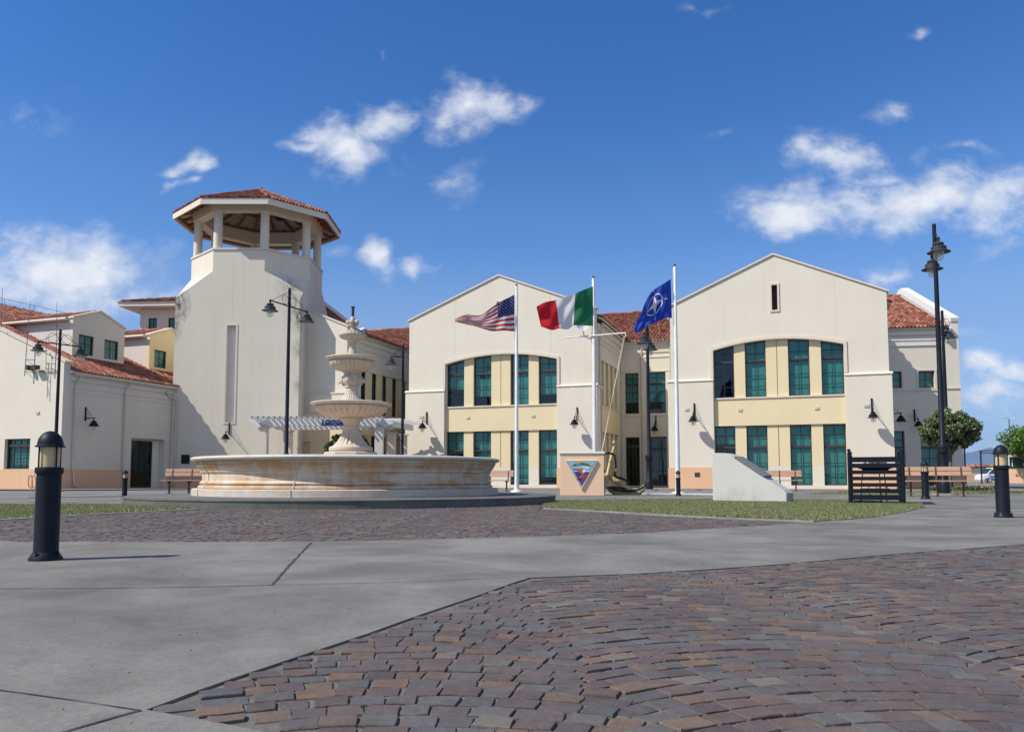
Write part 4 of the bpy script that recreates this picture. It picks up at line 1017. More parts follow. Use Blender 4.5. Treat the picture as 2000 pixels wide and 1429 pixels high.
mb = MB(); ring(mb, octo(.0), octo(-.55), 15.403, 16.12); mb.build('ring_beam', 'cream_tower', tw_)
OV = .99; ez = 15.72; slp = (17.72 - ez) / (W / 2 + OV)
mb = MB(); ring(mb, octo(OV), octo(OV - .07), ez - .30, ez + .02); mb.build('fascia', 'cream', tw_)
# roof facets, hip tiles, and the timber underside
e = octo(OV - .01); ap = (W / 2, W / 2)
for k in range(8):
    p, q = Vector((*e[k], ez)), Vector((*e[(k + 1) % 8], ez)); L = (q - p).length; m = (p + q) / 2
    up = Vector((ap[0] - m.x, ap[1] - m.y, (W / 2 + OV) * slp)); RL = up.length
    tiles(tw_, p, q - p, up, L, RL, [(0, 0), (L, 0), (L / 2, RL)], tw=.205, th=.32, name='roof')
    ridge(tw_, p + Vector((0, 0, .10)), Vector((*ap, 17.72 + .12)), r=.095)
mb = MB(); mb.ball((*ap, 17.86), .14); mb.build('cap_tile', 'roof_tile', tw_)
mb = MB(); cr = MB()
for k in range(8):
    for f in (0, .25, .5, .75):
        a = Vector((*octo(OV - .08)[k], ez)).lerp(Vector((*octo(OV - .08)[(k + 1) % 8], ez)), f)
        c = Vector((*ap, 17.62)); z_ = Vector((0, 0, .13))
        b2 = a.lerp(c, .92 if f == 0 else (.35 if f != .5 else .6))
        mb.obox(a - z_, b2 - z_, .12, .16)
    for g in (.02, .33, .62):
        pa = Vector((*octo(OV - .1)[k], ez)).lerp(Vector((*ap, 17.62)), g); pb = Vector((*octo(OV - .1)[(k + 1) % 8], ez)).lerp(Vector((*ap, 17.62)), g)
        mb.obox(pa - Vector((0, 0, .17)), pb - Vector((0, 0, .17)), .1, .12)
    # corrugated sheets between the timbers
    for g in range(26):
        g0 = g / 28
        pa = Vector((*octo(OV - .1)[k], ez)).lerp(Vector((*ap, 17.62)), g0); pb = Vector((*octo(OV - .1)[(k + 1) % 8], ez)).lerp(Vector((*ap, 17.62)), g0)
        cr.obox(pa - Vector((0, 0, .05)), pb - Vector((0, 0, .05)), .07, .03)
mb.build('rafters', 'rafter_wood', tw_); cr.build('ceiling_sheet', 'corrugated', tw_)
mb = MB(); mb.lathe([(.01, 15.62), (.22, 15.66), (.30, 15.82), (.12, 16.0)], 16, (4.9, 2.6, 0)); mb.tube([(4.9, 2.6, 16.0), (4.9, 2.6, 16.7)], .03); mb.build('bell', 'iron', tw_, smooth=True)
mb = MB(); mb.extr(rect(-.02, 6.92, 0, .93), [], -.035, -.002, fu); mb.build('plinth', 'peach', tw_)
mb = MB(); mb.extr(rect(.58, 1.04, 1.31, 1.82), [], -.012, -.002, fu); mb.build('vent', 'interior', tw_)
mb = MB()
for i in range(7): mb.obox((.60, -.03, 1.36 + i * .068), (1.02, -.03, 1.36 + i * .068), .04, .015, (0, -.7, 1))
mb.build('louvre', 'window_metal', tw_)
downspout(tw_, [(-.10, -.55, 5.22), (-.05, -.35, 4.98), (.18, -.12, 4.9), (.27, -.08, 4.75), (.27, -.08, 1.15), (.20, -.12, .95), (.20, -.12, .25), (.14, -.2, .15)], .055, 'gutter_metal')
mb = MB(); mb.extr(rect(3.13, 3.145, 9.1, 13.0), [], -.003, -.001, fu); mb.build('plaster_joint', 'trim', tw_)

# ------------------------------------------------------------------ fountain
ft = thing('fountain', 'three-tiered pale marble fountain rising from a wide round rust-stained basin', 'fountain', (PC.x, PC.y, 0.155))
RB = 3.32
mb = MB(); mb.lathe([(3.28, 0), (3.29, .005), (3.29, .135), (3.27, .15), (2.9, .15)], 160); mb.build('basin_plinth', 'plinth_stone', ft, smooth=True)
prof = [(3.145, .151), (3.165, .165), (3.165, .20), (3.135, .215), (3.10, .225), (3.10, .235), (3.135, .25), (3.14, .27), (3.10, .30), (3.085, .31), (3.085, .455), (3.11, .47), (3.125, .485), (3.125, .50), (3.13, .515), (3.165, .55), (3.19, .595), (3.205, .60), (3.205, .635), (3.22, .64), (3.235, .66), (3.235, .705), (3.20, .712)]
mb = MB(); mb.lathe(prof, 160); mb.lathe([(2.9, .1), (2.95, .6), (3.0, .7)], 120); mb.build('basin', 'basin_stone', ft, smooth=True)
mb = MB(); mb.lathe([(3.22, .705), (3.28, .712), (3.315, .73), (3.325, .752), (3.315, .775), (3.28, .792), (3.2, .797), (2.95, .79), (2.9, .76), (2.9, .5)], 160); mb.build('basin_rim', 'rim_stone', ft, smooth=True)
for an in [-97.5 + 45 * i for i in range(8)]:
    a = R(an); mb = MB()
    mb.tube([((r + .004) * math.cos(a), (r + .004) * math.sin(a), z) for r, z in prof[1:-1]] + [(3.24 * math.cos(a), 3.24 * math.sin(a), .71)], .017, 6)
    mb.tube([(3.295 * math.cos(a), 3.295 * math.sin(a), .0), (3.295 * math.cos(a), 3.295 * math.sin(a), .148)], .010, 5)
    mb.build('joint_seam', 'rim_stone', ft, smooth=True)
def z0(z): return z - .155
def fl(n, profile, flute, name, mat='tier_stone', parent=ft, a0=0):
    mb = MB(); mb.lathe([(r, z0(z), *f) for (r, z, *f) in profile], n, (0, 0, 0), flute, a0); return mb.build(name, mat, parent, smooth='all' if False else True)
# octagonal foot, fluted stem
mb = MB(); mb.lathe([(.58, z0(.16)), (.58, z0(1.0)), (.60, z0(1.02)), (.60, z0(1.08)), (.55, z0(1.10)), (.5, z0(1.10))], 8, a0=R(22.5)); mb.build('pedestal_base', 'tier_stone', ft)
fl(192, [(.46, 1.10), (.475, 1.12), (.485, 1.16), (.475, 1.20), (.44, 1.22), (.40, 1.235, .0), (.375, 1.26, .10), (.31, 1.33, .16), (.255, 1.41, .18), (.215, 1.50, .18), (.185, 1.58, .10), (.165, 1.62), (.185, 1.635), (.185, 1.66), (.165, 1.675), (.175, 1.73), (.20, 1.78), (.255, 1.81), (.265, 1.83), (.265, 1.86), (.24, 1.87), (.2, 1.875)], 20, 'pedestal')
def bowl(name, rz, rr, rb, zb, zrim, rim_r, n_fl, d=.09):
    """gadrooned bowl"""
    P = []
    K = 12
    for i in range(K + 1):
        f = i / K; a = f * math.pi / 2
        r = rb + (rr - rb) * math.sin(a) ** .9; z = zb + (rz - zb) * (1 - math.cos(a)) ** .95
        P.append((r, z, d * math.sin(math.pi * min(1, f * 1.02)) ** .5))
    P += [(rr * .985, rz + (zrim - rz) * .35, d * .3), (rr * .93, rz + (zrim - rz) * .6)]
    o = fl(n_fl * 10, P, n_fl, name)
    return o
bowl('lower_bowl', 2.09, .80, .26, 1.865, 2.17, .9, 34)
fl(128, [(.74, 2.12), (.82, 2.125), (.875, 2.14), (.895, 2.158), (.90, 2.175), (.885, 2.19), (.84, 2.198), (.70, 2.20), (.5, 2.14), (.1, 2.12)], None, 'lower_rim')
fl(160, [(.235, 2.13), (.24, 2.25), (.235, 2.28, .05), (.19, 2.33, .12), (.155, 2.40, .1), (.14, 2.47), (.135, 2.53), (.16, 2.545), (.16, 2.565), (.14, 2.58), (.165, 2.61), (.195, 2.65), (.205, 2.71), (.20, 2.78), (.175, 2.84), (.165, 2.86), (.20, 2.88), (.22, 2.90), (.22, 2.92), (.18, 2.925)], 24, 'middle_stem')
bowl('middle_bowl', 3.10, .505, .19, 2.915, 3.18, .58, 30)
fl(96, [(.46, 3.14), (.53, 3.15), (.57, 3.175), (.585, 3.20), (.58, 3.215), (.55, 3.225), (.42, 3.215), (.1, 3.18)], None, 'middle_rim')
fl(96, [(.115, 3.2), (.12, 3.27, .06), (.09, 3.36, .14), (.068, 3.46, .14), (.062, 3.50), (.075, 3.51), (.075, 3.53), (.065, 3.545), (.085, 3.58), (.12, 3.615), (.125, 3.625), (.1, 3.63)], 14, 'upper_stem')
bowl('upper_bowl', 3.73, .305, .10, 3.625, 3.80, .3, 22, .13)
fl(80, [(.26, 3.75), (.285, 3.775), (.28, 3.795), (.20, 3.79), (.05, 3.78)], None, 'upper_rim')
# lion heads round the middle stem
for an in (-100, -10, 80, 170):
    a = R(an); c = Vector((.215 * math.cos(a), .215 * math.sin(a), z0(2.70))); mb = MB(); rnd = random.Random(an)
    mb.ball(c, .075, 12, 8, 1.05)
    for k in range(13):
        t = k / 13 * math.tau; s_ = Vector((-math.sin(a), math.cos(a), 0))
        mb.ball(c + s_ * math.cos(t) * .075 + Vector((0, 0, math.sin(t) * .085)) - Vector((math.cos(a), math.sin(a), 0)) * .015, .028 + rnd.random() * .01, 8, 6)
    f_ = Vector((math.cos(a), math.sin(a), 0)); s_ = Vector((-math.sin(a), math.cos(a), 0))
    mb.ball(c + f_ * .065 + Vector((0, 0, -.02)), .038, 10, 6); mb.ball(c + f_ * .062 + s_ * .03 + Vector((0, 0, .03)), .018, 8, 6); mb.ball(c + f_ * .062 - s_ * .03 + Vector((0, 0, .03)), .018, 8, 6)
    mb.tube([c + f_ * .085 + Vector((0, 0, -.045)), c + f_ * .115 + Vector((0, 0, -.055))], .013, 8)
    mb.build('lion_head', 'tier_stone', ft, smooth='all')
# finial: shell of scrolled lobes and the nozzle pipe
mb = MB(); mb.lathe([(.10, z0(3.79)), (.085, z0(3.83)), (.055, z0(3.87)), (.05, z0(3.90)), (.07, z0(3.92)), (.06, z0(3.94)), (.085, z0(3.98)), (.05, z0(4.03))], 24)
for an in (-90, -18, 54, 126, 198):
    a = R(an); mb.ball((.10 * math.cos(a), .10 * math.sin(a), z0(4.02)), .058, 14, 10)
    mb.tube([(.05 * math.cos(a), .05 * math.sin(a), z0(3.92)), (.085 * math.cos(a), .085 * math.sin(a), z0(3.98))], [.03, .05], 10)
mb.ball((0, 0, z0(4.09)), .062, 16, 10, 1.25)
for k in range(11):
    a = k / 11 * math.tau; mb.tube([(.17 * math.cos(a), .17 * math.sin(a), z0(3.80)), (.09 * math.cos(a), .09 * math.sin(a), z0(3.83))], [.028, .02], 8)
mb.build('finial', 'tier_stone', ft, smooth='all')
mb = MB(); mb.lathe([(.032, z0(4.12)), (.03, z0(4.34)), (.034, z0(4.35)), (.052, z0(4.38)), (.05, z0(4.385)), (.0001, z0(4.37))], 16); mb.build('nozzle', 'iron_grey', ft, smooth=True)

# ------------------------------------------------------------------ lamps
def head_mesh(s=1.0):
    """finial ball, stepped hood and wide brim; hangs from z = 0"""
    mb = MB()
    P = [(.001, .0), (.02, -.005), (.035, -.03), (.03, -.055), (.022, -.07), (.05, -.085), (.10, -.10), (.125, -.125), (.125, -.155), (.10, -.17), (.10, -.185), (.16, -.20), (.185, -.225), (.185, -.30), (.20, -.315), (.27, -.345), (.275, -.355), (.26, -.358), (.14, -.335), (.13, -.33)]
    mb.lathe([(r * s, z * s) for r, z in P], 28)
    return mb
def globe_mesh(s=1.0):
    mb = MB(); P = [(.125, -.335), (.13, -.36), (.128, -.42), (.115, -.48), (.09, -.53), (.05, -.565), (.02, -.575), (.001, -.577)]
    mb.lathe([(r * s, z * s) for r, z in P], 24); return mb
def bulb_mesh(s=1.0):
    mb = MB(); mb.lathe([(.02, -.34), (.03, -.37), (.045, -.42), (.04, -.46), (.02, -.49), (.001, -.495)], 12) if False else mb.lathe([(r * s, z * s) for r, z in ((.02, -.34), (.022, -.38), (.042, -.42), (.042, -.45), (.02, -.48), (.001, -.485))], 12); return mb
# wall lantern, mounted at its origin; the arm points along -y
def wall_lantern(label, loc, rz):
    t = thing('wall_lantern', label, 'wall lamp', loc, rz, 'dark lanterns on wall brackets')
    mb = MB(); mb.box(-.035, .035, -.045, 0, -.62, .05); mb.build('backplate', 'iron', t, bevel=.004)
    mb = MB(); mb.tube([(0, -.04, -.50), (0, -.56, -.50)], .022, 10); mb.tube([(0, -.56, -.50), (0, -.56, -.56)], .02, 10); mb.ball((0, -.57, -.49), .035, 10, 8)
    mb.tube([(0, -.04, -.02), (0, -.50, -.49)], .009, 6)
    mb.tube([(0, -.155 + .105 * math.cos(k / 20 * math.tau), -.37 + .105 * math.sin(k / 20 * math.tau)) for k in range(21)], .008, 6)
    mb.build('bracket', 'iron', t, smooth=True)
    h = head_mesh().build('hood', 'iron', t, smooth=True, loc=(0, -.56, -.54)); g = globe_mesh().build('globe', 'globe_glass', h, smooth='all'); bulb_mesh().build('bulb', 'letter_white', g, smooth='all')
    return t
def on_wall(base, t, s, z, yaw, side=False):
    x, y = loc2(base, t, s, yaw); return (x, y, z)
def rz_(yaw, side=False): return -R(yaw) + (R(90) if side else 0)
wall_lantern('wall lantern on the shaded wall between the downpipes of the dormered building', on_wall(AX0, .0, 1.30, 3.93, YAW), rz_(YAW, True))
wall_lantern('wall lantern under the slot of the tower', (TW0.x + 3.20, TW0.y, 3.56), 0)
wall_lantern('wall lantern left of the middle gabled building windows, above the basin rim', on_wall(LG0, 1.34, -.02, 4.18, YAW), rz_(YAW))
wall_lantern('wall lantern on the right pier of the middle gabled building beside the yardarm pole', on_wall(LG0, 9.98, -.02, 4.18, YAW), rz_(YAW))
wall_lantern('wall lantern over the dark door in the court', on_wall(BK0, 1.93, 0, 4.2, YAW), rz_(YAW))
wall_lantern('wall lantern on the left pier of the right gabled building', on_wall(RG0, 1.29, -.02, 4.2, YAW), rz_(YAW))
wall_lantern('wall lantern on the right pier of the right gabled building', on_wall(RG0, 9.36, -.02, 4.18, YAW), rz_(YAW))
wall_lantern('wall lantern seen sideways just right of the right gabled building', on_wall(RG0, 10.16, 1.3, 4.1, YAW), rz_(YAW, True))
wall_lantern('wall lantern on the end wing beside its small vent', on_wall(RW0, 1.13, 0, 4.18, 8.5), rz_(8.5))

def street_lamp(label, loc, H, rz, heads=2, s=1.0, arm=1.15, foot=True, armz=.78):
    t = thing('street_lamp', label, 'street lamp', loc, rz, 'tall dark lantern posts round the square')
    mb = MB(); P = [(.21, 0), (.21, .03), (.165, .05), (.165, .38), (.145, .42), (.13, .44), (.13, 1.30), (.165, 1.33), (.165, 1.52), (.13, 1.56), (.085, 1.62), (.075, H * .6), (.058, H)]
    mb.lathe([(r * s, z) for r, z in P] + [(.001, H + .02)], 24); mb.build('post', 'iron', t, smooth=True)
    az = H - armz
    if foot:
        mb = MB(); mb.lathe([(.40, -.03), (.38, .045), (.2, .05)], 20); mb.build('footing', 'concrete_kerb', t)
    for sg in ((-1, 1) if heads == 2 else (-1,)):
        mb = MB(); mb.tube([(0, 0, az), (sg * arm, 0, az)], .030 * s, 8); mb.ball((sg * arm, 0, az), .05 * s, 10, 8)
        mb.tube([(0, 0, H - .12), (sg * arm * .92, 0, az + .02)], .010, 6)
        rr = .20; mb.tube([(sg * (.07 + rr) + rr * math.cos(k / 22 * math.tau), 0, az + .03 + rr + rr * math.sin(k / 22 * math.tau)) for k in range(23)], .010, 6)
        mb.build('arm', 'iron', t, smooth=True)
        k = 1.22 * s
        h = head_mesh(k).build('hood', 'iron_grey', t, smooth=True, loc=(sg * arm, 0, az - .01)); g = globe_mesh(k).build('globe', 'globe_glass', h, smooth='all'); bulb_mesh(k).build('bulb', 'letter_white', g, smooth='all')
    return t
pA = D(558, 935, 34.0); street_lamp('tall two-armed street lamp standing in front of the tower', (pA.x, pA.y, 0), 8.7, R(68), arm=1.25)
pB = D(106, 935, 33.0); street_lamp('two-armed street lamp rising behind the big bollard on the left', (pB.x, pB.y, 0), 6.72, R(50), s=.85, arm=.82, armz=.62)
pC = D(785, 935, 40.5); street_lamp('one-armed street lamp at the left edge of the middle gabled building', (pC.x, pC.y, 0), 7.35, R(25), heads=1, s=.9, arm=.62, armz=.66)
pD = D(1268, 935, 35.0); street_lamp('street lamp in the court, its top behind the blue flag', (pD.x, pD.y, 0), 7.55, R(72), arm=.9)
gE = G(1845, 966); street_lamp('tallest street lamp on the right, its two lanterns one behind the other', (gE[0], gE[1], 0), 8.72, R(67), arm=1.1)
pF = D(1853, 935, 35.5); street_lamp('street lamp farther back behind the tallest one on the right', (pF.x, pF.y, 0), 8.05, R(205), heads=1, arm=.35)

def bollard(label, loc, H):
    t = thing('bollard', label, 'bollard', (*loc, 0), random.uniform(0, 1), 'dark bollard lights')
    k = H / .85
    mb = MB(); mb.lathe([(.102, 0), (.102, .012), (.080, .045), (.076, .055), (.0745, .06), (.0745, .565), (.083, .568), (.085, .575), (.085, .60), (.083, .607), (.06, .61)], 40)
    for i in range(4):
        a = i * math.pi / 2 + .5; mb.tube([(.088 * math.cos(a), .088 * math.sin(a), .02), (.088 * math.cos(a), .088 * math.sin(a), .062)], .006, 8)
    mb.build('column', 'iron', t, smooth=True).scale = (k, k, k)
    mb = MB(); mb.lathe([(.06, .61), (.06, .745)], 32); mb.build('lens', 'lens_cream', t, smooth=True).scale = (k, k, k)
    for i in range(4):
        a = i * math.pi / 2 + .15; mb = MB(); mb.tube([(.073 * math.cos(a), .073 * math.sin(a), .605), (.073 * math.cos(a), .073 * math.sin(a), .75)], .0055, 8)
        mb.build('cage_bar', 'iron', t, smooth=True).scale = (k, k, k)
    mb = MB(); mb.lathe([(.06, .742), (.09, .742), (.091, .748), (.079, .756)] + [(.078 * math.cos(a * math.pi / 20), .756 + .094 * math.sin(a * math.pi / 20)) for a in range(1, 10)] + [(.0005, .85)], 40); mb.build('cap', 'iron', t, smooth=True).scale = (k, k, k)
bollard('large dark bollard light at the left, nearest to the viewer', G(89, 1093), .80)
bollard('dark bollard light on the concrete path at the right edge', G(1960, 1010), .945)
bollard('small dark bollard light before the dormered building', G(243, 972), .735)
bollard('small dark bollard light at the foot of the blue flag pole', G(1325, 968), .75)
bollard('dark bollard light in front of the big bench on the right', G(1808, 974), .96)

# ------------------------------------------------------------------ flags and poles
def flagpole(name, label, p, H, r=.075, yard=None):
    t = thing(name, label, 'flagpole', (p.x, p.y, 0))
    mb = MB(); mb.lathe([(r * 1.2, .0), (r * 1.05, .6), (r * .62, H), (r * .5, H + .02), (.02, H + .03)], 20); mb.build('pole', 'white_metal', t, smooth=True)
    mb = MB(); mb.lathe([(.24, 0.0), (.22, .045), (r * 1.5, .08), (r * 1.25, .12)], 20); mb.build('base_flange', 'white_metal', t, smooth=True)
    mb = MB(); mb.lathe([(.03, H + .0), (.045, H + .05), (.03, H + .10), (.001, H + .12)], 12); mb.build('truck', 'iron_grey', t, smooth=True)
    mb = MB(); mb.tube([(-.08, -.02, H - .05), (-.09, -.02, H * .5), (-.11, -.02, 1.2)], .005, 5); mb.build('halyard', 'white_metal', t)
    return t
def flag(name, label, cat, Y, top, bot, mat, amp=.10, waves=3.0, ph=0, emblem=None, nu=90, nv=40):
    def ev(c, u):
        for i in range(len(c) - 1):
            if u <= c[i + 1][0] or i == len(c) - 2:
                a, b = c[i], c[i + 1]
                p0 = c[max(i - 1, 0)]; p3 = c[min(i + 2, len(c) - 1)]
                t = (u - a[0]) / (b[0] - a[0]); t = max(0, min(1, t))
                q = []
                for k in (1, 2):
                    m1 = (b[k] - p0[k]) / max(1e-6, b[0] - p0[0]) * (b[0] - a[0]); m2 = (p3[k] - a[k]) / max(1e-6, p3[0] - a[0]) * (b[0] - a[0])
                    q.append((2 * t ** 3 - 3 * t * t + 1) * a[k] + (t ** 3 - 2 * t * t + t) * m1 + (-2 * t ** 3 + 3 * t * t) * b[k] + (t ** 3 - t * t) * m2)
                return q
    org = D(top[0][1], top[0][2], Y)
    def P(u, v, lift=0):
        a, b = ev(top, u), ev(bot, u)
        x, y = a[0] + (b[0] - a[0]) * v, a[1] + (b[1] - a[1]) * v
        p = D(x, y, Y)
        d = amp * min(1, u * 4) * (math.sin(u * waves * math.tau + v * 2.6 + ph) * .75 + .45 * math.sin(u * 9.5 + v * 6 + ph * 2) + .22 * math.sin(u * 21 - v * 9))
        # folds hang a little lower where the cloth turns away
        p.y += d - u * .35; p.z += .02 * math.sin(u * waves * math.tau * 1.0 + v * 4 + ph) * min(1, u * 4)
        p.y += lift
        return p - org
    vs = [P(i / nu, j / nv) for i in range(nu + 1) for j in range(nv + 1)]
    fs = [(i * (nv + 1) + j, i * (nv + 1) + j + 1, (i + 1) * (nv + 1) + j + 1, (i + 1) * (nv + 1) + j) for i in range(nu) for j in range(nv)]
    me = bpy.data.meshes.new(name); me.from_pydata(vs, [], fs); me.materials.append(MATS[mat])
    uv = me.uv_layers.new(name='uv')
    for l in me.loops:
        i, j = divmod(l.vertex_index, nv + 1); uv.data[l.index].uv = (min(.9999, i / nu), min(.9999, j / nv))
    for p in me.polygons: p.use_smooth = True
    o = bpy.data.objects.new(name, me); COL.objects.link(o); o.location = org; tag(o, label, cat)
    return o, P
f1 = D(1009, 935, 31.0); flagpole('flagpole', 'white flagpole with the red and white striped flag', f1, 8.05)
f2 = D(1162, 935, 28.2); t2 = flagpole('flagpole', 'white flagpole with a yardarm carrying the green, white and red flag', f2, 7.65, .08)
f3 = D(1324, 935, 26.6); flagpole('flagpole', 'white flagpole carrying the blue flag, right of the court', f3, 7.65, .075)
flag('flag', 'red and white striped flag with a star-spangled blue canton blowing left', 'flag', 30.95,
     [(0, 1004.5, 575), (.2, 989, 584), (.4, 972, 594), (.55, 955, 607), (.68, 940, 617), (.78, 926, 618), (.88, 909, 617), (1, 890, 627)],
     [(0, 1005.5, 647), (.2, 990, 647), (.4, 972, 647.5), (.55, 955, 646.5), (.68, 938, 643), (.78, 925, 639), (.88, 909, 635), (1, 889, 631)], 'cloth_stripes', .10, 2.0, .5)
flag('flag', 'green, white and red vertical tricolour flag blowing left', 'flag', 28.15,
     [(0, 1157.5, 559), (.18, 1139, 567.5), (.333, 1123, 575), (.5, 1104, 582), (.667, 1085, 588), (.85, 1062, 595), (1, 1047, 603)],
     [(0, 1158.5, 636), (.18, 1138, 637), (.333, 1120, 637.5), (.5, 1109, 643), (.667, 1092, 644.5), (.85, 1077, 648.5), (1, 1056, 641)], 'cloth_tricolour', .11, 1.7, 1.2)
nf, NP = flag('flag', 'dark blue flag with a white four-pointed compass star blowing left', 'flag', 26.55,
     [(0, 1310, 545), (.2, 1296, 554), (.4, 1281, 564), (.6, 1264, 582), (.75, 1253, 603), (.88, 1247, 620), (1, 1235, 640)],
     [(0, 1312.5, 621), (.2, 1297, 623), (.4, 1283, 628), (.6, 1268, 636), (.75, 1257, 644), (.88, 1247, 650), (1, 1237, 653)], 'cloth_navy', .10, 1.8, 2.2)
# compass star laid on both faces of the cloth
def nat(a, r): return (.46 + r * math.cos(R(a)) * .75, .46 - r * math.sin(R(a)))
mb = MB()
def patch(q, n=6):
    for lf in (-.012, .012):
        vs = []
        for i in range(n + 1):
            for j in range(n + 1):
                a, b = i / n, j / n
                u = (q[0][0] * (1 - a) + q[1][0] * a) * (1 - b) + (q[3][0] * (1 - a) + q[2][0] * a) * b
                v = (q[0][1] * (1 - a) + q[1][1] * a) * (1 - b) + (q[3][1] * (1 - a) + q[2][1] * a) * b
                vs.append(NP(u, v, lf))
        mb.add(vs, [(i * (n + 1) + j, i * (n + 1) + j + 1, (i + 1) * (n + 1) + j + 1, (i + 1) * (n + 1) + j) for i in range(n) for j in range(n)])
for k in range(4):
    a = 90 * k
    tip, c, s1_, s2_ = nat(a, .30), nat(0, 0), nat(a + 45, .085), nat(a - 45, .085)
    patch([c, s1_, tip, tip]); patch([(c[0] * .75 + s2_[0] * .25, c[1] * .75 + s2_[1] * .25), s2_, tip, tip], 4)
    for (r0, r1) in ((.36, .47),):
        p, q = nat(a, r0), nat(a, r1); n_ = (math.sin(R(a)) * .008, math.cos(R(a)) * .012)
        patch([(p[0] - n_[0], p[1] - n_[1]), (p[0] + n_[0], p[1] + n_[1]), (q[0] + n_[0], q[1] + n_[1]), (q[0] - n_[0], q[1] - n_[1])], 2)
    for i in range(8):
        b0, b1 = a + 7 + i * 9.5, a + 7 + (i + 1) * 9.5
        patch([nat(b0, .262), nat(b1, .262), nat(b1, .288), nat(b0, .288)], 1)
mb.build('compass_star', 'letter_white', nf, fix=False)
# yardarm and its lines
q = lambda x, y, Y: D(x, y, Y) - Vector((f2.x, f2.y, 0))
yl, yr = q(1099, 660, 28.7), q(1222, 650, 27.5)
mb = MB(); mb.tube([yl, yr], [.020, .026], 10); mb.tube([yl, yl - Vector((0, 0, .12))], .015, 6); mb.tube([yr, yr - Vector((0, 0, .14))], .02, 6); mb.build('yardarm', 'white_metal', t2, smooth=True)
mb = MB()
for k in range(3): mb.tube([yr - Vector((.02 + .028 * k, 0, .1)), q(1174 + .9 * k, 884, 25.2)], .0055, 5)
for k in range(1): mb.tube([yl, q(1141, 884, 25.2)], .006, 5)
mb.build('halyard', 'gutter_metal', t2)

# ------------------------------------------------------------------ peach sign block with the emblem
mo = thing('sign_block', 'peach plastered block with a white cap and a triangular painted emblem', 'monument', (*G(1094, 967), 0), -R(7))
mb = MB(); mb.box(0, 1.34, 0, .55, 0, 1.26); mb.build('body', 'peach_sign', mo, bevel=.008)
mb = MB(); mb.box(-.035, 1.375, -.035, .585, 1.262, 1.335); mb.build('cap', 'white_plaster', mo, bevel=.015)
def em(name, poly, d, mat, parent=None, th=.006):
    m = MB(); m.extr([((1.34 * (x / 1150)) + .16, 1.06 - y * .00098) for x, y in poly], [], -d, -d + th, fu); return m.build(name, mat, parent or mo)
T3 = lambda k: [(0 + k, k * .58), (850 - k, k * .58), (425, 905 - k * 1.95)]
tri = em('emblem', T3(0), .04, 'em_white', th=.039)
em('emblem_band', T3(34), .046, 'em_gold', tri); em('emblem_field', T3(58), .052, 'em_sky', tri)
sea = [(225, 345), (250, 352), (285, 340), (330, 352), (400, 360), (470, 350), (540, 350), (600, 340), (626, 362), (425, 770)]
em('emblem_mountain', sea, .058, 'em_navy', tri)
em('ribbon', [(135, 160), (165, 120), (260, 72), (425, 50), (590, 72), (690, 125), (712, 165), (640, 165), (560, 140), (425, 118), (290, 140), (205, 168)], .060, 'em_gold', tri)
em('cloud_patch', [(430, 190), (480, 180), (520, 205), (570, 185), (620, 200), (650, 190), (630, 240), (590, 262), (540, 250), (500, 225), (450, 215)], .060, 'em_white', tri)
em('snow_patch', [(255, 322), (300, 305), (340, 320), (330, 340), (280, 342)], .062, 'em_white', tri)
em('wing', [(180, 245), (250, 262), (330, 250), (470, 258), (480, 300), (455, 350), (440, 400), (400, 395), (360, 385), (300, 345), (360, 372), (330, 335), (290, 310), (240, 285)], .064, 'em_brown', tri)
em('body_brown', [(430, 350), (480, 360), (510, 400), (490, 450), (470, 520), (440, 540), (380, 545), (300, 560), (340, 525), (400, 490), (430, 430)], .066, 'em_brown', tri)
em('eagle_head', [(445, 330), (470, 280), (520, 285), (575, 310), (620, 335), (640, 352), (600, 352), (560, 345), (520, 352), (490, 380), (455, 365)], .068, 'em_white', tri)
em('wing_line', [(182, 246), (255, 264), (300, 262), (258, 276), (210, 268)], .0685, 'em_black', tri); em('wing_shade', [(300, 345), (335, 362), (400, 398), (385, 408), (320, 372)], .0705, 'em_black', tri)
em('eye', [(545, 318), (562, 318), (562, 328), (545, 328)], .0725, 'em_black', tri)
em('lava', [(545, 400), (560, 410), (540, 450), (560, 480), (515, 520), (500, 570), (470, 620), (440, 690), (420, 680), (455, 610), (470, 560), (495, 500), (520, 470), (505, 440)], .066, 'em_red', tri)
em('claw', [(300, 560), (330, 545), (380, 548), (350, 562), (390, 572), (340, 572)], .0705, 'em_black', tri)
# rope edge: short white and dark twists round the border
mb = MB(); mb2 = MB(); pts = T3(14)
for i in range(3):
    a, b_ = pts[i], pts[(i + 1) % 3]; n = 17
    for k in range(n):
        f0, f1_ = k / n, (k + .55) / n
        pa = (1.34 * ((a[0] + (b_[0] - a[0]) * f0) / 1150) + .16, -.052, 1.06 - (a[1] + (b_[1] - a[1]) * f0) * .00098)
        pb = (1.34 * ((a[0] + (b_[0] - a[0]) * f1_) / 1150) + .16, -.052, 1.06 - (a[1] + (b_[1] - a[1]) * f1_) * .00098)
        pc_ = (1.34 * ((a[0] + (b_[0] - a[0]) * (f0 + .8 / n)) / 1150) + .16, -.050, 1.06 - (a[1] + (b_[1] - a[1]) * (f0 + .8 / n)) * .00098)
        mb2.tube([(pc_[0] - .008, pc_[1], pc_[2] - .008), (pc_[0] + .008, pc_[1], pc_[2] + .008)], .006, 6)
RP = [(1.34 * (x / 1150) + .16, -.052, 1.06 - y * .00098) for x, y in pts]; mb.tube(RP + [RP[0]], .010, 6); mb.build('rope', 'em_white', tri); mb2.build('rope_twist', 'em_gold', tri)
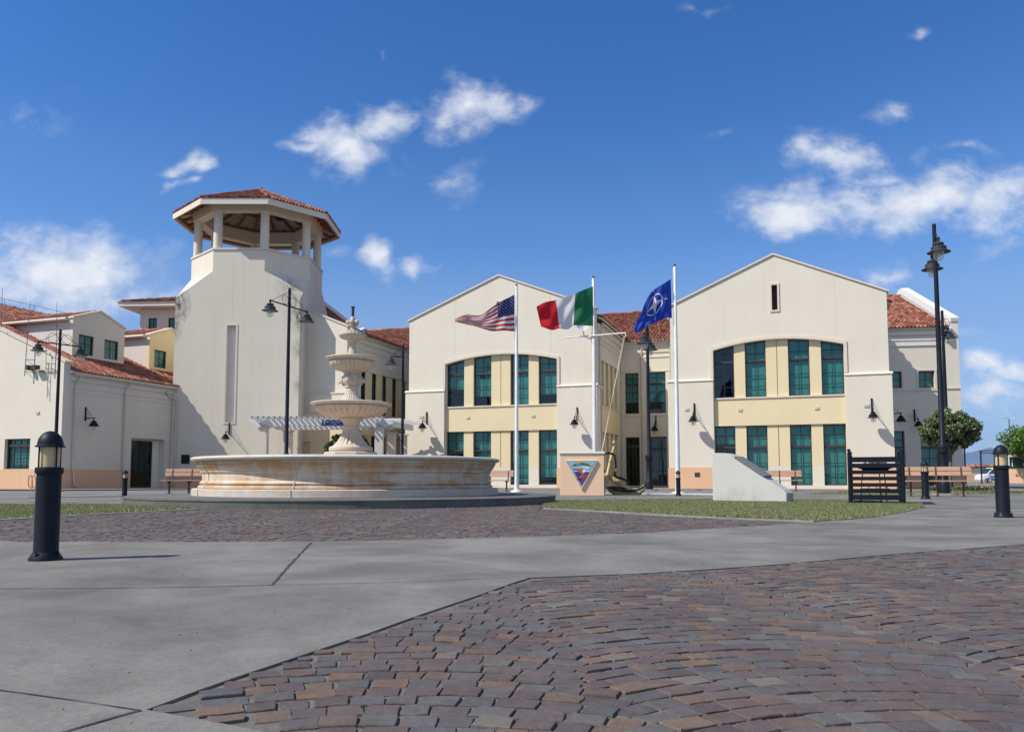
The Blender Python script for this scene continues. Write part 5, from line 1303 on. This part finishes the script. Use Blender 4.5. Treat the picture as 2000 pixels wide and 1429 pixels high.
def text(body, size, mat, parent, loc, rot=(R(90), 0, 0), align='CENTER', name='lettering', ext=.002):
    c = bpy.data.curves.new(name, 'FONT'); c.body = body; c.size = size; c.align_x = align; c.align_y = 'CENTER'; c.extrude = ext; c.offset = size * .012
    c.materials.append(MATS[mat]); o = bpy.data.objects.new(name, c); COL.objects.link(o)
    bpy.context.view_layer.update()
    me = bpy.data.meshes.new_from_object(o.evaluated_get(bpy.context.evaluated_depsgraph_get()))
    bpy.data.objects.remove(o); me.name = name
    o = bpy.data.objects.new(name, me); COL.objects.link(o); o.parent = parent; o.location = loc; o.rotation_euler = rot
    if not me.materials: me.materials.append(MATS[mat])
    return o
word = 'NAS SIGONELLA'
for i, ch in enumerate(word):
    if ch == ' ': continue
    f = (i + .5) / len(word) * 2 - 1
    text(ch, .072, 'em_black', tri, (.16 + 1.34 * 425 / 1150 + f * .245, -.0665, 1.06 - .098 - .042 * f * f + .003), (R(90), R(10) * f, 0))
mb = MB(); mb.tube([(.16, .6, 1.33), (.16, .6, 1.36)], .01)

# ------------------------------------------------------------------ anchor
an_ = thing('anchor', 'large pale gold anchor leaning beside the peach block, wrapped in black chain', 'anchor', (*G(1215, 966), 0))
def aq(x, y, dy=0): return D(x, y, G(1215, 966)[1] + dy) - Vector((*G(1215, 966), 0))
mb = MB(); mb.tube([aq(1176, 926, .15), aq(1190, 931, .1), aq(1210, 944, .05), aq(1236, 962, 0)], [.075, .085, .095, .11], 14); mb.build('shank', 'gold_paint', an_, smooth=True)
mb = MB(); mb.tube([aq(1179, 962, -.3), aq(1184, 938, -.1), aq(1192, 900, .2), aq(1199, 872, .42)], [.045, .055, .05, .042], 12); mb.ball(aq(1200, 864, .45), .062 * 1.1, 16, 12); mb.ball(aq(1178.5, 964, -.32), .05, 12, 8); mb.build('stock', 'gold_paint', an_, smooth=True)
C_ = [(1184, 950), (1192, 957), (1204, 962), (1218, 965), (1234, 965), (1247, 962), (1256, 955), (1261, 944)]
mb = MB(); mb.tube([aq(x, y, -.05) for x, y in C_], [.03, .075, .10, .115, .11, .095, .07, .03], 12)
mb.build('arms', 'gold_paint', an_, smooth=True)
for (a, b_, c2) in (((1184, 950), (1207, 951), (1196, 962)), ((1262, 942), (1258, 958), (1250, 952))):
    mb = MB(); P3 = [aq(*a, -.12), aq(*b_, -.10), aq(*c2, -.12)]; P4 = [p + Vector((0, .10, 0)) for p in P3]
    mb.add(P3 + P4, [(0, 1, 2), (5, 4, 3), (0, 3, 4, 1), (1, 4, 5, 2), (2, 5, 3, 0)]); mb.build('fluke', 'gold_paint', an_, bevel=.01)
mb = MB(); c0 = aq(1174, 922, .15); mb.tube([c0 + Vector((.12 * math.cos(k / 16 * math.tau), 0, .12 * math.sin(k / 16 * math.tau))) for k in range(17)], .028, 8); mb.build('ring', 'chain_black', an_, smooth=True)
def chain(pts, name='chain', link=.085, r=.016):
    P = [Vector(p) for p in pts]; L = [0]
    for i in range(1, len(P)): L.append(L[-1] + (P[i] - P[i - 1]).length)
    n = max(2, int(L[-1] / (link * .72))); mb = MB()
    def at(s):
        for i in range(1, len(P)):
            if s <= L[i] or i == len(P) - 1: return P[i - 1].lerp(P[i], (s - L[i - 1]) / max(1e-6, L[i] - L[i - 1]))
    for k in range(n):
        s = L[-1] * (k + .5) / n; a, b = at(max(0, s - link / 2)), at(min(L[-1], s + link / 2)); d = (b - a).normalized(); c = (a + b) / 2
        x = d.orthogonal().normalized(); y = d.cross(x); w_ = x if k % 2 else y
        mb.tube([c + d * (link * .62) * math.cos(t / 10 * math.tau) + w_ * link * .36 * math.sin(t / 10 * math.tau) for t in range(11)], r, 6, False)
    return mb.build(name, 'chain_black', an_, smooth=True)
chain([aq(1180, 887, .05), aq(1186, 884, .0), aq(1194, 885, .05), aq(1200, 888, .05), aq(1202, 896, .0), aq(1203, 912, -.05), aq(1201, 922, -.1), aq(1200, 929, -.12), aq(1204, 932, -.12), aq(1212, 933, -.1), aq(1222, 937, -.08), aq(1228, 941, -.02)])
chain([aq(1189, 951, -.22), aq(1197, 955, -.24), aq(1207, 957, -.24), aq(1216, 957.5, -.24), aq(1226, 959, -.24), aq(1238, 958, -.24), aq(1250, 955, -.22), aq(1259, 948, -.18), aq(1262, 942, -.1)])
chain([aq(1194, 950, -.1), aq(1203, 952, -.12), aq(1215, 953, -.14), aq(1224, 956, -.18)])

# ------------------------------------------------------------------ white stone marker with plaque
g0 = G(1402, 980); mk = thing('stone_marker', 'white stone marker block with a sloping face carrying a dark plaque', 'monument', (g0[0], 17.9, 0), -R(37))
LM = 1.64
mb = MB(); mb.extr([(0, -.02), (LM, -.02), (LM, .20), (LM - .06, .26), (.50, .97), (.42, 1.03), (.30, 1.07), (0, 1.08)], [], 0, .46, fu); mb.build('block', 'marker_stone', mk, bevel=.012)
mb = MB(); dirv = Vector((LM - .56, 0, .26 - .97)).normalized(); nn_ = Vector((-dirv.z, 0, dirv.x))
p0 = Vector((.50, 0, .97)) + dirv * .02; p1 = Vector((.50, 0, .97)) + dirv * .80
for a in (0,):
    q0, q1 = p0 + nn_ * .028, p1 + nn_ * .028
    mb.add([(q0 + Vector((0, y, 0)) + nn_ * s) for y in (-.015, .44) for s in (-.026, .026)] + [(q1 + Vector((0, y, 0)) + nn_ * s) for y in (-.015, .44) for s in (-.026, .026)],
           [(0, 1, 3, 2), (4, 6, 7, 5), (0, 4, 5, 1), (2, 3, 7, 6), (0, 2, 6, 4), (1, 5, 7, 3)])
mb.build('plaque', 'granite', mk, bevel=.006)

# ------------------------------------------------------------------ slatted metal screen round a fire bowl
sc_ = thing('slatted_screen', 'dark blue-black metal slatted screen with ball-topped posts standing on the lawn', 'screen', (*G(1661, 984), 0), R(0))
g1 = G(1661, 984); g2 = G(1764, 985.5)
g2 = (D(1764, 935, g1[1] - .39).x, g1[1] - .39)
ang = math.atan2(g2[1] - g1[1], g2[0] - g1[0]); Ws = math.hypot(g2[0] - g1[0], g2[1] - g1[1]); sc_.rotation_euler = (0, 0, ang)
DS = 1.85
for (x, y) in ((0, 0), (Ws, 0), (Ws - .0, DS), (0, DS)):
    mb = MB(); mb.lathe([(.06, 0), (.06, .012), (.034, .014), (.034, 1.0), (.038, 1.002), (.038, 1.02), (.018, 1.03), (.018, 1.04)], 20, (x, y, 0)); mb.ball((x, y, 1.07), .036, 16, 10); mb.build('post', 'iron', sc_, smooth=True)
zs = [.14, .265, .385, .51, .635, .765, .885]
hs = [.10, .082, .074, .074, .074, .088, .105]
for z, h in zip(zs, hs):
    mb = MB(); mb.box(.03, Ws - .03, -.018, .018, z - h / 2, z + h / 2); mb.build('slat', 'iron', sc_, bevel=.004)
    for x in (0, Ws):
        mb = MB(); mb.box(x - .018, x + .018, .03, DS - .03, z - h / 2, z + h / 2); mb.build('slat', 'iron', sc_, bevel=.004)
mb = MB(); mb.box(.05, Ws - .05, .03, DS - .05, .0, .022); mb.build('slab', 'concrete_kerb', sc_)
fb = thing('fire_bowl', 'round dark metal bowl on a wrought-iron stand inside the slatted screen', 'bowl', (D(1710, 935, 16.5).x, 16.5, 0), 0)
mb = MB(); mb.lathe([(.10, .60), (.16, .605), (.22, .64), (.26, .70), (.36, .735), (.37, .74), (.36, .748), (.25, .75), (.05, .76)], 32); mb.build('bowl', 'iron', fb, smooth=True)
mb = MB(); rnd = random.Random(4)
for i in range(26): a = rnd.uniform(0, math.tau); r = rnd.uniform(0, .2); mb.ball((r * math.cos(a), r * math.sin(a), .77 + rnd.uniform(0, .05)), rnd.uniform(.03, .05), 7, 5)
mb.build('charred_stones', 'chain_black', fb)
mb = MB()
for i in range(3):
    a = i * math.tau / 3 + .4; mb.tube([(.30 * math.cos(a), .30 * math.sin(a), .0), (.28 * math.cos(a), .28 * math.sin(a), .35), (.24 * math.cos(a), .24 * math.sin(a), .68)], .011, 8)
mb.tube([(.26 * math.cos(k / 24 * math.tau), .26 * math.sin(k / 24 * math.tau), .30) for k in range(25)], .008, 6)
for sx in (-.11, .11): mb.tube([(sx + .10 * math.cos(k / 16 * math.pi * 1.5), -.1, .27 + .10 * math.sin(k / 16 * math.pi * 1.5)) for k in range(17)], .007, 6)
mb.build('stand', 'iron', fb, smooth=True)

# ------------------------------------------------------------------ benches
def bench(label, loc, rz, L=1.75, wood='bench_wood'):
    """seat faces local -y"""
    t = thing('bench', label, 'bench', (*loc, 0), rz, 'slatted wooden benches on steel legs')
    for i in range(3):
        mb = MB(); mb.box(-L / 2, L / 2, -.42 + i * .145, -.42 + i * .145 + .125, .425, .46); mb.build('seat_slat', wood, t, bevel=.006)
    for i in range(2):
        mb = MB(); y0 = .06 + i * .045; z0_ = .60 + i * .135
        mb.add([(x, y0 + dy, z0_ + dz) for x in (-L / 2, L / 2) for dy, dz in ((0, 0), (.032, -.008), (.032 + .04, .112), (.04, .12))], [(0, 1, 2, 3), (7, 6, 5, 4), (0, 4, 5, 1), (1, 5, 6, 2), (2, 6, 7, 3), (3, 7, 4, 0)]); mb.build('back_slat', wood, t, bevel=.006)
    for x in ((-L * .33, L * .33) if L < 1.6 else (-L * .36, 0.02, L * .36)):
        mb = MB(); mb.obox((x, -.20, 0), (x, -.20, .425), .05, .06, (0, 1, 0)); mb.obox((x, -.40, .40), (x, .02, .40), .05, .04); mb.obox((x, .0, .40), (x, .155, .84), .05, .035, (0, 1, 0)); mb.box(x - .06, x + .06, -.38, .02, .0, .012); mb.build('leg', 'dark_wood', t)
    return t
bR = G(1831, 969.5)
bench('long reddish wooden bench under the clipped tree on the right', (bR[0] + .10, bR[1] + .25), -R(22), 1.85)
bench('bench in the shade of the tower left of the fountain basin', (D(372, 935, 27.5).x, 27.5), R(4), 1.75)
bench('small pale bench between the basin and the striped flag pole', (D(973, 935, 33.0).x, 33.0), -R(14), 1.25)
bench('pinkish bench before the right gabled building, half hidden by the stone marker', (D(1522, 935, 33.0).x, 33.0), -R(16), 1.75)

# ------------------------------------------------------------------ pergola
pg = thing('pergola', 'white timber pergola with closely spaced rafters before the entrance, right of the tower', 'pergola', (0, 0, 0))
def col_(x, y, h=3.15, w_=.42):
    mb = MB(); mb.box(x - w_ / 2, x + w_ / 2, y - w_ / 2, y + w_ / 2, 0, h - .06); mb.build('column', 'cream', pg)
    mb = MB(); mb.box(x - w_ / 2 - .07, x + w_ / 2 + .07, y - w_ / 2 - .07, y + w_ / 2 + .07, h - .057, h); mb.build('column_cap', 'trim', pg)
Yp = 40.6
xl, xr = D(513, 935, Yp).x, D(740, 935, Yp).x
yb = Yp + 2.2
col_(xl, Yp); col_(xr, Yp); col_(D(561, 935, yb).x, yb, 3.1); col_(D(764, 935, yb + .3).x, yb + .3, 3.0); col_(D(788, 935, yb + 1.2).x, yb + 1.2, 2.95, .35)
for (y, z0_, z1_, xa, xb) in ((Yp, 3.18, 3.52, xl - .75, xr + .7), (yb, 3.13, 3.45, xl - .4, xr + .6)):
    mb = MB(); mb.extr([(xa, z1_), (xb, z1_), (xb, z0_ + .12), (xb - .35, z0_), (xa + .45, z0_), (xa, z1_ - .1)], [], -.07, .07, lambda a, z, d, y=y: (a, y + d, z)); mb.build('beam', 'white_metal', pg)
mb = MB()
for x in (xl, xr): mb = MB(); mb.extr([(Yp - .5, 3.50), (yb + .4, 3.50), (yb + .4, 3.21), (Yp - .38, 3.21), (Yp - .5, 3.34)], [], -.12, .12, lambda a, z, d, x=x: (x + d, a, z)); mb.build('cross_beam', 'white_metal', pg)
n = 24
for i in range(n):
    x = xl - .42 + i * .279
    mb = MB(); mb.extr([(Yp - .62, 3.65), (yb + .7, 3.65), (yb + .7, 3.53), (Yp - .62, 3.53)], [], -.032, .032, lambda a, z, d, x=x: (x + d, a, z)); ra_ = mb.build('rafter', 'white_metal', pg)
    mb = MB(); mb.box(x - .024, x + .024, Yp - .624, Yp - .621, 3.54, 3.64); mb.build('end_cap', 'interior', ra_)
# second arm, turning back towards the gabled building
Pa = Vector((xr + .35, Yp + .1)); Pb = Vector((-5.75, 44.0)); dv = (Pb - Pa).normalized(); nv_ = Vector((dv.y, -dv.x))
for off in (.25, -1.6):
    mb = MB(); a = Pa + nv_ * off; b_ = Pb + nv_ * off; mb.obox((a.x, a.y, 3.30), (b_.x, b_.y, 3.30), .14, .30); mb.build('beam', 'white_metal', pg)
for i in range(13):
    c = Pa.lerp(Pb, (i + .3) / 13); a = c + nv_ * .75; b_ = c - nv_ * 2.1
    mb = MB(); mb.obox((a.x, a.y, 3.52), (b_.x, b_.y, 3.52), .065, .13); mb.build('rafter', 'white_metal', pg)
sg = thing('entrance_sign', 'small dark blue sign board fixed on the front beam of the pergola', 'sign', (D(649, 935, Yp - .09).x, Yp - .09, 3.35))
mb = MB(); mb.box(-.58, .58, -.02, .02, -.135, .135); mb.build('board', 'sign_blue', sg, bevel=.005)
mb = MB(); mb.extr([(-.54, .10), (-.35, .10), (-.445, -.10)], [], -.026, -.021, fu); mb.build('badge', 'em_grey', sg)
text('WELCOME TO NAS SIGONELLA', .062, 'letter_white', sg, (.10, -.0235, .045))
mb = MB(); rnd = random.Random(2); x = -.12
while x < .24: w_ = rnd.uniform(.008, .02); mb.box(x, x + w_, -.025, -.021, -.075, -.035); x += w_ + .009
mb.build('small_print', 'em_grey', sg)

# ------------------------------------------------------------------ plants
def leaves(mb, pts, size, rnd, elong=1.7, up=.3):
    for (p, nrm) in pts:
        p = Vector(p); n = (Vector(nrm) + Vector((rnd.uniform(-1, 1), rnd.uniform(-1, 1), rnd.uniform(-1, 1))) * .8 + Vector((0, 0, up)))
        if n.length < .01: continue
        n.normalize(); x = n.orthogonal().normalized(); a = rnd.uniform(0, math.tau)
        y = n.cross(x); u = x * math.cos(a) + y * math.sin(a); v = n.cross(u); s = size * rnd.uniform(.6, 1.3)
        mb.add([p - u * s * elong / 2, p + v * s * .42 + n * s * .1, p + u * s * elong / 2, p - v * s * .42 + n * s * .1], [(0, 1, 2, 3)])
def crown(name, mat, parent, c, rad, n, size, seed, clumps=40, cl=.28, shell=.55, loc=None):
    rnd = random.Random(seed); mb = MB(); C = []
    for i in range(clumps):
        while True:
            d = Vector((rnd.uniform(-1, 1), rnd.uniform(-1, 1), rnd.uniform(-1, 1)))
            if .1 < d.length < 1: break
        d = d.normalized() * (shell + (1 - shell) * rnd.random() ** .5) * rnd.uniform(.86, 1.05)
        C.append((Vector((d.x * rad[0], d.y * rad[1], d.z * rad[2])), rnd.uniform(.6, 1.25) * cl * rad[0]))
    pts = []
    for i in range(n):
        cc, rr = C[rnd.randrange(clumps)]
        d = Vector((rnd.gauss(0, 1), rnd.gauss(0, 1), rnd.gauss(0, 1))).normalized() * rr * rnd.random() ** .35
        d.z *= .8; pts.append((Vector(c) + cc + d, d))
    leaves(mb, pts, size, rnd); return mb.build(name, mat, parent, fix=False), C
def limbs(parent, base, c, C, r, rnd, n=14, name='trunk'):
    mb = MB(); b = Vector(base); fork = Vector(c) - Vector((0, 0, abs(c[2] - base[2]) * .42))
    mid = b.lerp(fork, .5) + Vector((rnd.uniform(-.04, .04), rnd.uniform(-.04, .04), 0))
    mb.tube([b, b + Vector((0, 0, .06)), mid, fork], [r * 1.5, r * 1.1, r, r * .85], 10)
    for i in range(n):
        e = Vector(c) + C[i % len(C)][0]; m = fork.lerp(e, .5) + Vector((0, 0, .1)); mb.tube([fork, m, e], [r * .5, r * .3, r * .1], 6)
    return mb.build(name, 'stem', parent, smooth=True)
rnd = random.Random(9)
gt = D(1853, 935, 28.0); tr = thing('clipped_tree', 'small round-headed tree with pale-edged leaves beside the tallest street lamp', 'tree', (gt.x, gt.y, 0))
_, C = crown('crown', 'leaf_variegated', tr, (.10, 0, 2.22), (.93, .9, .70), 21000, .066, 21, 220, .17, .25)
limbs(tr, (0, 0, 0), (.1, 0, 2.2), C, .06, rnd)
for k in range(6):   # stray shoots
    pass
gb = D(682, 935, 38.2); bu = thing('bush', 'dense round clipped bush behind the fountain stem, under the pergola', 'bush', (gb.x, gb.y, 0))
_, C = crown('foliage', 'leaf_topiary', bu, (-.05, 0, 1.62), (1.13, 1.1, 1.15), 20000, .065, 5, 260, .13, .72)
limbs(bu, (0, 0, 0), (0, 0, 1.3), C, .06, rnd)
gtr = D(2010, 935, 92); t3 = thing('leafy_tree', 'bright green tree showing above the low building at the right edge', 'tree', (gtr.x, gtr.y, 0))
_, C = crown('crown', 'leaf_bright', t3, (0, 0, 4.6), (2.7, 2.2, 1.8), 6000, .2, 8, 50, .32); limbs(t3, (0, 0, 0), (0, 0, 4.2), C, .15, rnd)
for i, (x_, y_, lab) in enumerate(((1818, 957, 'flower clump right of the bollard behind the big bench'), (1840, 957, 'flower clump at the foot of the tallest street lamp'), (1880, 957, 'leafy flower clump just right of the tree trunk'), (1900, 957.5, 'low flower clump second from the right-hand yellow one'), (1926, 957, 'flower clump with the brightest yellow and orange blooms'))):
    g = G(x_, y_ + 2); fl_ = thing('flower_clump', lab, 'flowers', (g[0], g[1], 0), 0, 'low flowers behind the benches'); r_ = random.Random(i + 40); mb = MB()
    leaves(mb, [((r_.gauss(0, .22), r_.gauss(0, .12), abs(r_.gauss(.08, .06))), (0, 0, 1)) for _ in range(260)], .06, r_); mb.build('foliage', 'leaf_topiary', fl_, fix=False)
    mb = MB(); leaves(mb, [((r_.gauss(0, .2), r_.gauss(-.05, .1), .12 + abs(r_.gauss(.04, .05))), (0, -1, 1)) for _ in range(60 if i == 4 else 14)], .05, r_, 1.1); mb.build('blossom', 'petal', fl_, fix=False)

# ------------------------------------------------------------------ roof-side fittings
def antenna(label, x, ytop, ybot, Y, w_=.02, brackets=True):
    a, b = D(x[0], ytop, Y), D(x[1], ybot, Y); t = thing('antenna', label, 'antenna', (b.x, b.y, b.z), 0, 'thin whip antennas on the dormered building')
    d = a - b; mb = MB(); mb.tube([(0, 0, 0), d * .55, d], [w_, w_ * .8, w_ * .45], 8); mb.tube([d * .56, d * .60], w_ * 2.2, 8); mb.build('whip', 'antenna_metal', t, smooth=True)
    if brackets:
        mb = MB()
        for f in (.06, .22): mb.tube([d * f, d * f + Vector((.28, .25, 0))], .014, 6); mb.tube([d * f + Vector((.02, 0, 0)), d * f + Vector((.30, .25, -.32))], .009, 6)
        mb.tube([(.30, .24, -.35), (.30, .24, 1.3)], .022, 8); mb.build('bracket', 'antenna_metal', t, smooth=True)
antenna('whip antenna with a white joint bracketed on the cream gable wall', (59, 48), 588, 734, 37.3)
antenna('short whip antenna beside the two-armed street lamp, left of it', (91, 89.5), 657, 724, 36.9, .015)
antenna('whip antenna standing against the sky over the first dormer gutter', (111, 110), 591, 700, 37.6, .018, False)
antenna('whip antenna at the far left edge of the roof', (5, 2), 562, 640, 38.5, .018, False)
ds = thing('satellite_dish', 'white round satellite dish on an arm at the corner of the middle gabled building', 'satellite dish', on_wall(LG0, 10.22, .0, 8.45, YAW), 0)
mb = MB(); pr = [(.001, 0), (.12, .012), (.22, .04), (.31, .085), (.315, .088), (.30, .08), (.21, .028), (.001, -.012)]; mb.lathe([(r, z) for r, z in pr], 28); o = mb.build('reflector', 'van_white', ds, smooth=True); o.rotation_euler = (R(78), 0, R(12)); o.location = (0, -.30, 0)
mb = MB(); mb.tube([(0, -.28, 0), (.05, -.2, -.2), (.2, .1, -.55)], .02, 8); mb.tube([(0, -.3, -.28), (.02, -.62, .0)], .01, 6); mb.ball((.02, -.63, .02), .04); mb.build('arm', 'iron_grey', ds, smooth=True)

# ------------------------------------------------------------------ far right: yard, gate, van, safety building
YB = 95
def at_(x, y, Y=YB): return D(x, y, Y)
sb = thing('safety_building', 'low grey-plastered building with a dark sign at the right edge', 'building', (at_(1948, 935).x, YB, 0))
zt_ = at_(1960, 872).z; zp_ = at_(1960, 914).z
mb = MB(); mb.box(0, 26, 0, 12, 0, zt_ - .3); mb.build('wall', 'pinkish', sb); mb = MB(); mb.box(-.15, 26.2, -.15, 12.2, zt_ - .3, zt_); mb.build('parapet', 'trim', sb)
mb = MB(); mb.box(-.05, 26.1, -.06, -.002, 0, zp_); mb.build('plinth', 'peach', sb)
xs = 1.3; z1_, z2_ = at_(1985, 914).z, at_(1985, 893).z
mb = MB(); mb.box(xs, xs + 4.9, -.14, -.065, z1_, z2_); s_ = mb.build('sign', 'sign_green', sb)
text('SAFETY', .42, 'letter_white', s_, (xs + 2.62, -.15, z2_ - .34), ext=.005); text('DEPARTMENT', .42, 'letter_white', s_, (xs + 2.62, -.15, z1_ + .38), ext=.005)
mb = MB(); mb.extr([(xs + .18, z2_ - .45), (xs + .27, z2_ - .18), (xs + .36, z2_ - .45), (xs + .30, z2_ - .45), (xs + .32, z1_ + .2), (xs + .22, z1_ + .2), (xs + .24, z2_ - .45)], [], -.15, -.142, fu); mb.build('arrow', 'letter_white', s_)
sb.rotation_euler = (0, 0, -R(31))
YW = 120
x0_, x1_ = at_(1883, 935, YW).x, at_(1975, 935, YW).x; zt_ = at_(1900, 912, YW).z; zp_ = at_(1900, 922, YW).z
lw = thing('boundary_wall', 'low cream wall with peach base and a red tile coping in the distance', 'wall', (x0_, YW, 0))
mb = MB(); mb.box(0, x1_ - x0_, 0, .4, 0, zt_); mb.build('panel', 'cream', lw); mb = MB(); mb.box(0, x1_ - x0_, -.05, -.002, 0, zp_); mb.build('plinth', 'peach', lw)
mb = MB()
for i in range(int((x1_ - x0_) / .3)): mb.tube([(i * .3, -.35, zt_ + .02), (i * .3, .2, zt_ + .3)], .15, 6)
mb.build('tile_coping', 'roof_tile', lw)
YG = 88
gp = thing('gate_frame', 'thin black metal gate frame with mesh beside the safety building', 'gate', (at_(1917, 935, YG).x, YG, 0))
hx = at_(1950, 935, YG).x - at_(1917, 935, YG).x; zg = at_(1917, 880, YG).z
for x in (0, hx): mb = MB(); mb.tube([(x, 0, 0), (x, 0, zg + .05)], .06, 8); mb.build('post', 'iron', gp, smooth=True)
mb = MB()
for z in (zg, zg * .96 - .1, zg * .42): mb.tube([(0, 0, z), (hx, 0, z)], .04, 6)
for i in range(1, 3): mb.tube([(hx * i / 3 * .1, .02, 0), (hx * i / 3 * .1, .02, zg)], .02, 5)
mb.build('rails', 'iron', gp, smooth=True)
p_ = at_(1886, 935, 70); fp = thing('yard_post', 'plain dark post under the clipped tree crown, left of the gate', 'post', (p_.x, p_.y, 0)); mb = MB(); mb.tube([(0, 0, 0), (0, 0, 3.3)], .07, 8); mb.build('shaft', 'iron', fp, smooth=True); mb = MB(); mb.lathe([(.16, 0), (.16, .03), (.08, .05)], 12); mb.build('foot', 'iron', fp)
YL = 150; p_ = at_(1976, 935, YL); zl = at_(1973, 818, YL).z
ml_ = thing('light_mast', 'slim far mast with two slanting arms above the low building at right', 'light mast', (p_.x, p_.y, 0)); mb = MB(); mb.tube([(0, 0, 0), (0, 0, zl)], [.16, .09], 8); mb.build('mast', 'bluepaint', ml_, smooth=True)
for s in (-1, 1): mb = MB(); mb.obox((0, 0, zl), (s * 1.25, 0, zl + .35), .3, .07); mb.build('lamp_arm', 'white_metal', ml_)
# van
vn = thing('van', 'white van parked by the low wall, nose to the left, half behind the right bollard', 'van', (at_(1919.5, 935, 104).x, 104, 0))
LV = 4.8
prof_v = [(0, .35), (0, .85), (.12, 1.0), (.55, 1.12), (1.35, 1.85), (1.7, 1.98), (LV, 2.0), (LV, .35), (4.2, .35), (3.9, .62), (3.5, .62), (3.2, .35), (1.35, .35), (1.1, .62), (.7, .62), (.45, .35)]
mb = MB(); mb.extr(prof_v, [], 0, 1.85, fu); mb.build('body', 'van_white', vn, bevel=.05)
mb = MB(); mb.extr([(.72, 1.18), (1.3, 1.72), (1.75, 1.78), (1.75, 1.15)], [], -.012, -.003, fu); mb.build('side_window', 'van_glass', vn)
mb = MB(); mb.add([(.60, .08, 1.17), (1.36, .15, 1.86), (1.36, 1.7, 1.86), (.60, 1.77, 1.17), (.57, .08, 1.185), (1.33, .15, 1.875), (1.33, 1.7, 1.875), (.57, 1.77, 1.185)], [(0, 1, 2, 3), (4, 7, 6, 5), (0, 4, 5, 1), (2, 6, 7, 3), (0, 3, 7, 4), (1, 5, 6, 2)]); mb.build('windscreen', 'van_glass', vn)
mb = MB(); mb.extr(rect(2.0, 2.9, .95, 1.75), [], -.015, -.003, fu); mb.build('blue_panel', 'bluepaint', vn)
for x in (.9, 3.7):
    mb = MB(); mb.tube([(x, -.03, .33), (x, .2, .33)], .33, 20); w_ = mb.build('wheel', 'rubber', vn, smooth=True); mb = MB(); mb.tube([(x, -.045, .33), (x, -.031, .33)], .2, 16); mb.build('hub_cap', 'white_metal', w_)
mb = MB(); mb.box(-.02, .02, .15, .4, .75, .92); mb.build('headlight', 'letter_white', vn)
mc_ = thing('motorcycle', 'small dark blue motorcycle parked before the white van', 'motorcycle', (at_(1928, 935, 101).x, 101, 0))
for x in (0, 1.35):
    mb = MB(); mb.tube([(x + .27 * math.cos(k / 20 * math.tau), 0, .31 + .27 * math.sin(k / 20 * math.tau)) for k in range(21)], .055, 8); mb.build('wheel', 'rubber', mc_, smooth=True)
mb = MB(); mb.tube([(.1, 0, .4), (.3, 0, .95), (.42, 0, 1.05)], .04); mb.tube([(.35, 0, .85), (.75, 0, .85), (1.35, 0, .4)], .05); mb.ball((.62, 0, .8), .2, 10, 8, .8); mb.box(.5, .95, -.14, .14, .3, .62); mb.build('frame', 'bluepaint', mc_, smooth=True)
mb = MB(); mb.box(.8, 1.45, -.12, .12, .8, .9); mb.build('seat', 'rubber', mc_, bevel=.03); mb = MB(); mb.tube([(.40, -.33, 1.08), (.36, 0, 1.02), (.40, .33, 1.08)], .02); mb.build('handlebar', 'iron', mc_)
# distant hills
mb = MB(); rnd = random.Random(12); n = 90; vs = []
for i in range(n + 1):
    x = -9000 + 24000 * i / n; f = max(0, (x - 1500) / 11000)
    h = 70 + 760 * min(1, f) ** 1.2 + 40 * math.sin(i * .9) + 25 * math.sin(i * 2.3)
    vs += [(x, 8500, -5), (x, 9400, h * .55), (x, 10800, h), (x, 12500, -5)]
mb.add(vs, [(4 * i + k, 4 * i + 4 + k, 4 * i + 5 + k, 4 * i + 1 + k) for i in range(n) for k in range(3)])
tag(mb.build('hills', 'hill_haze_blue', smooth='all'), kind='structure')
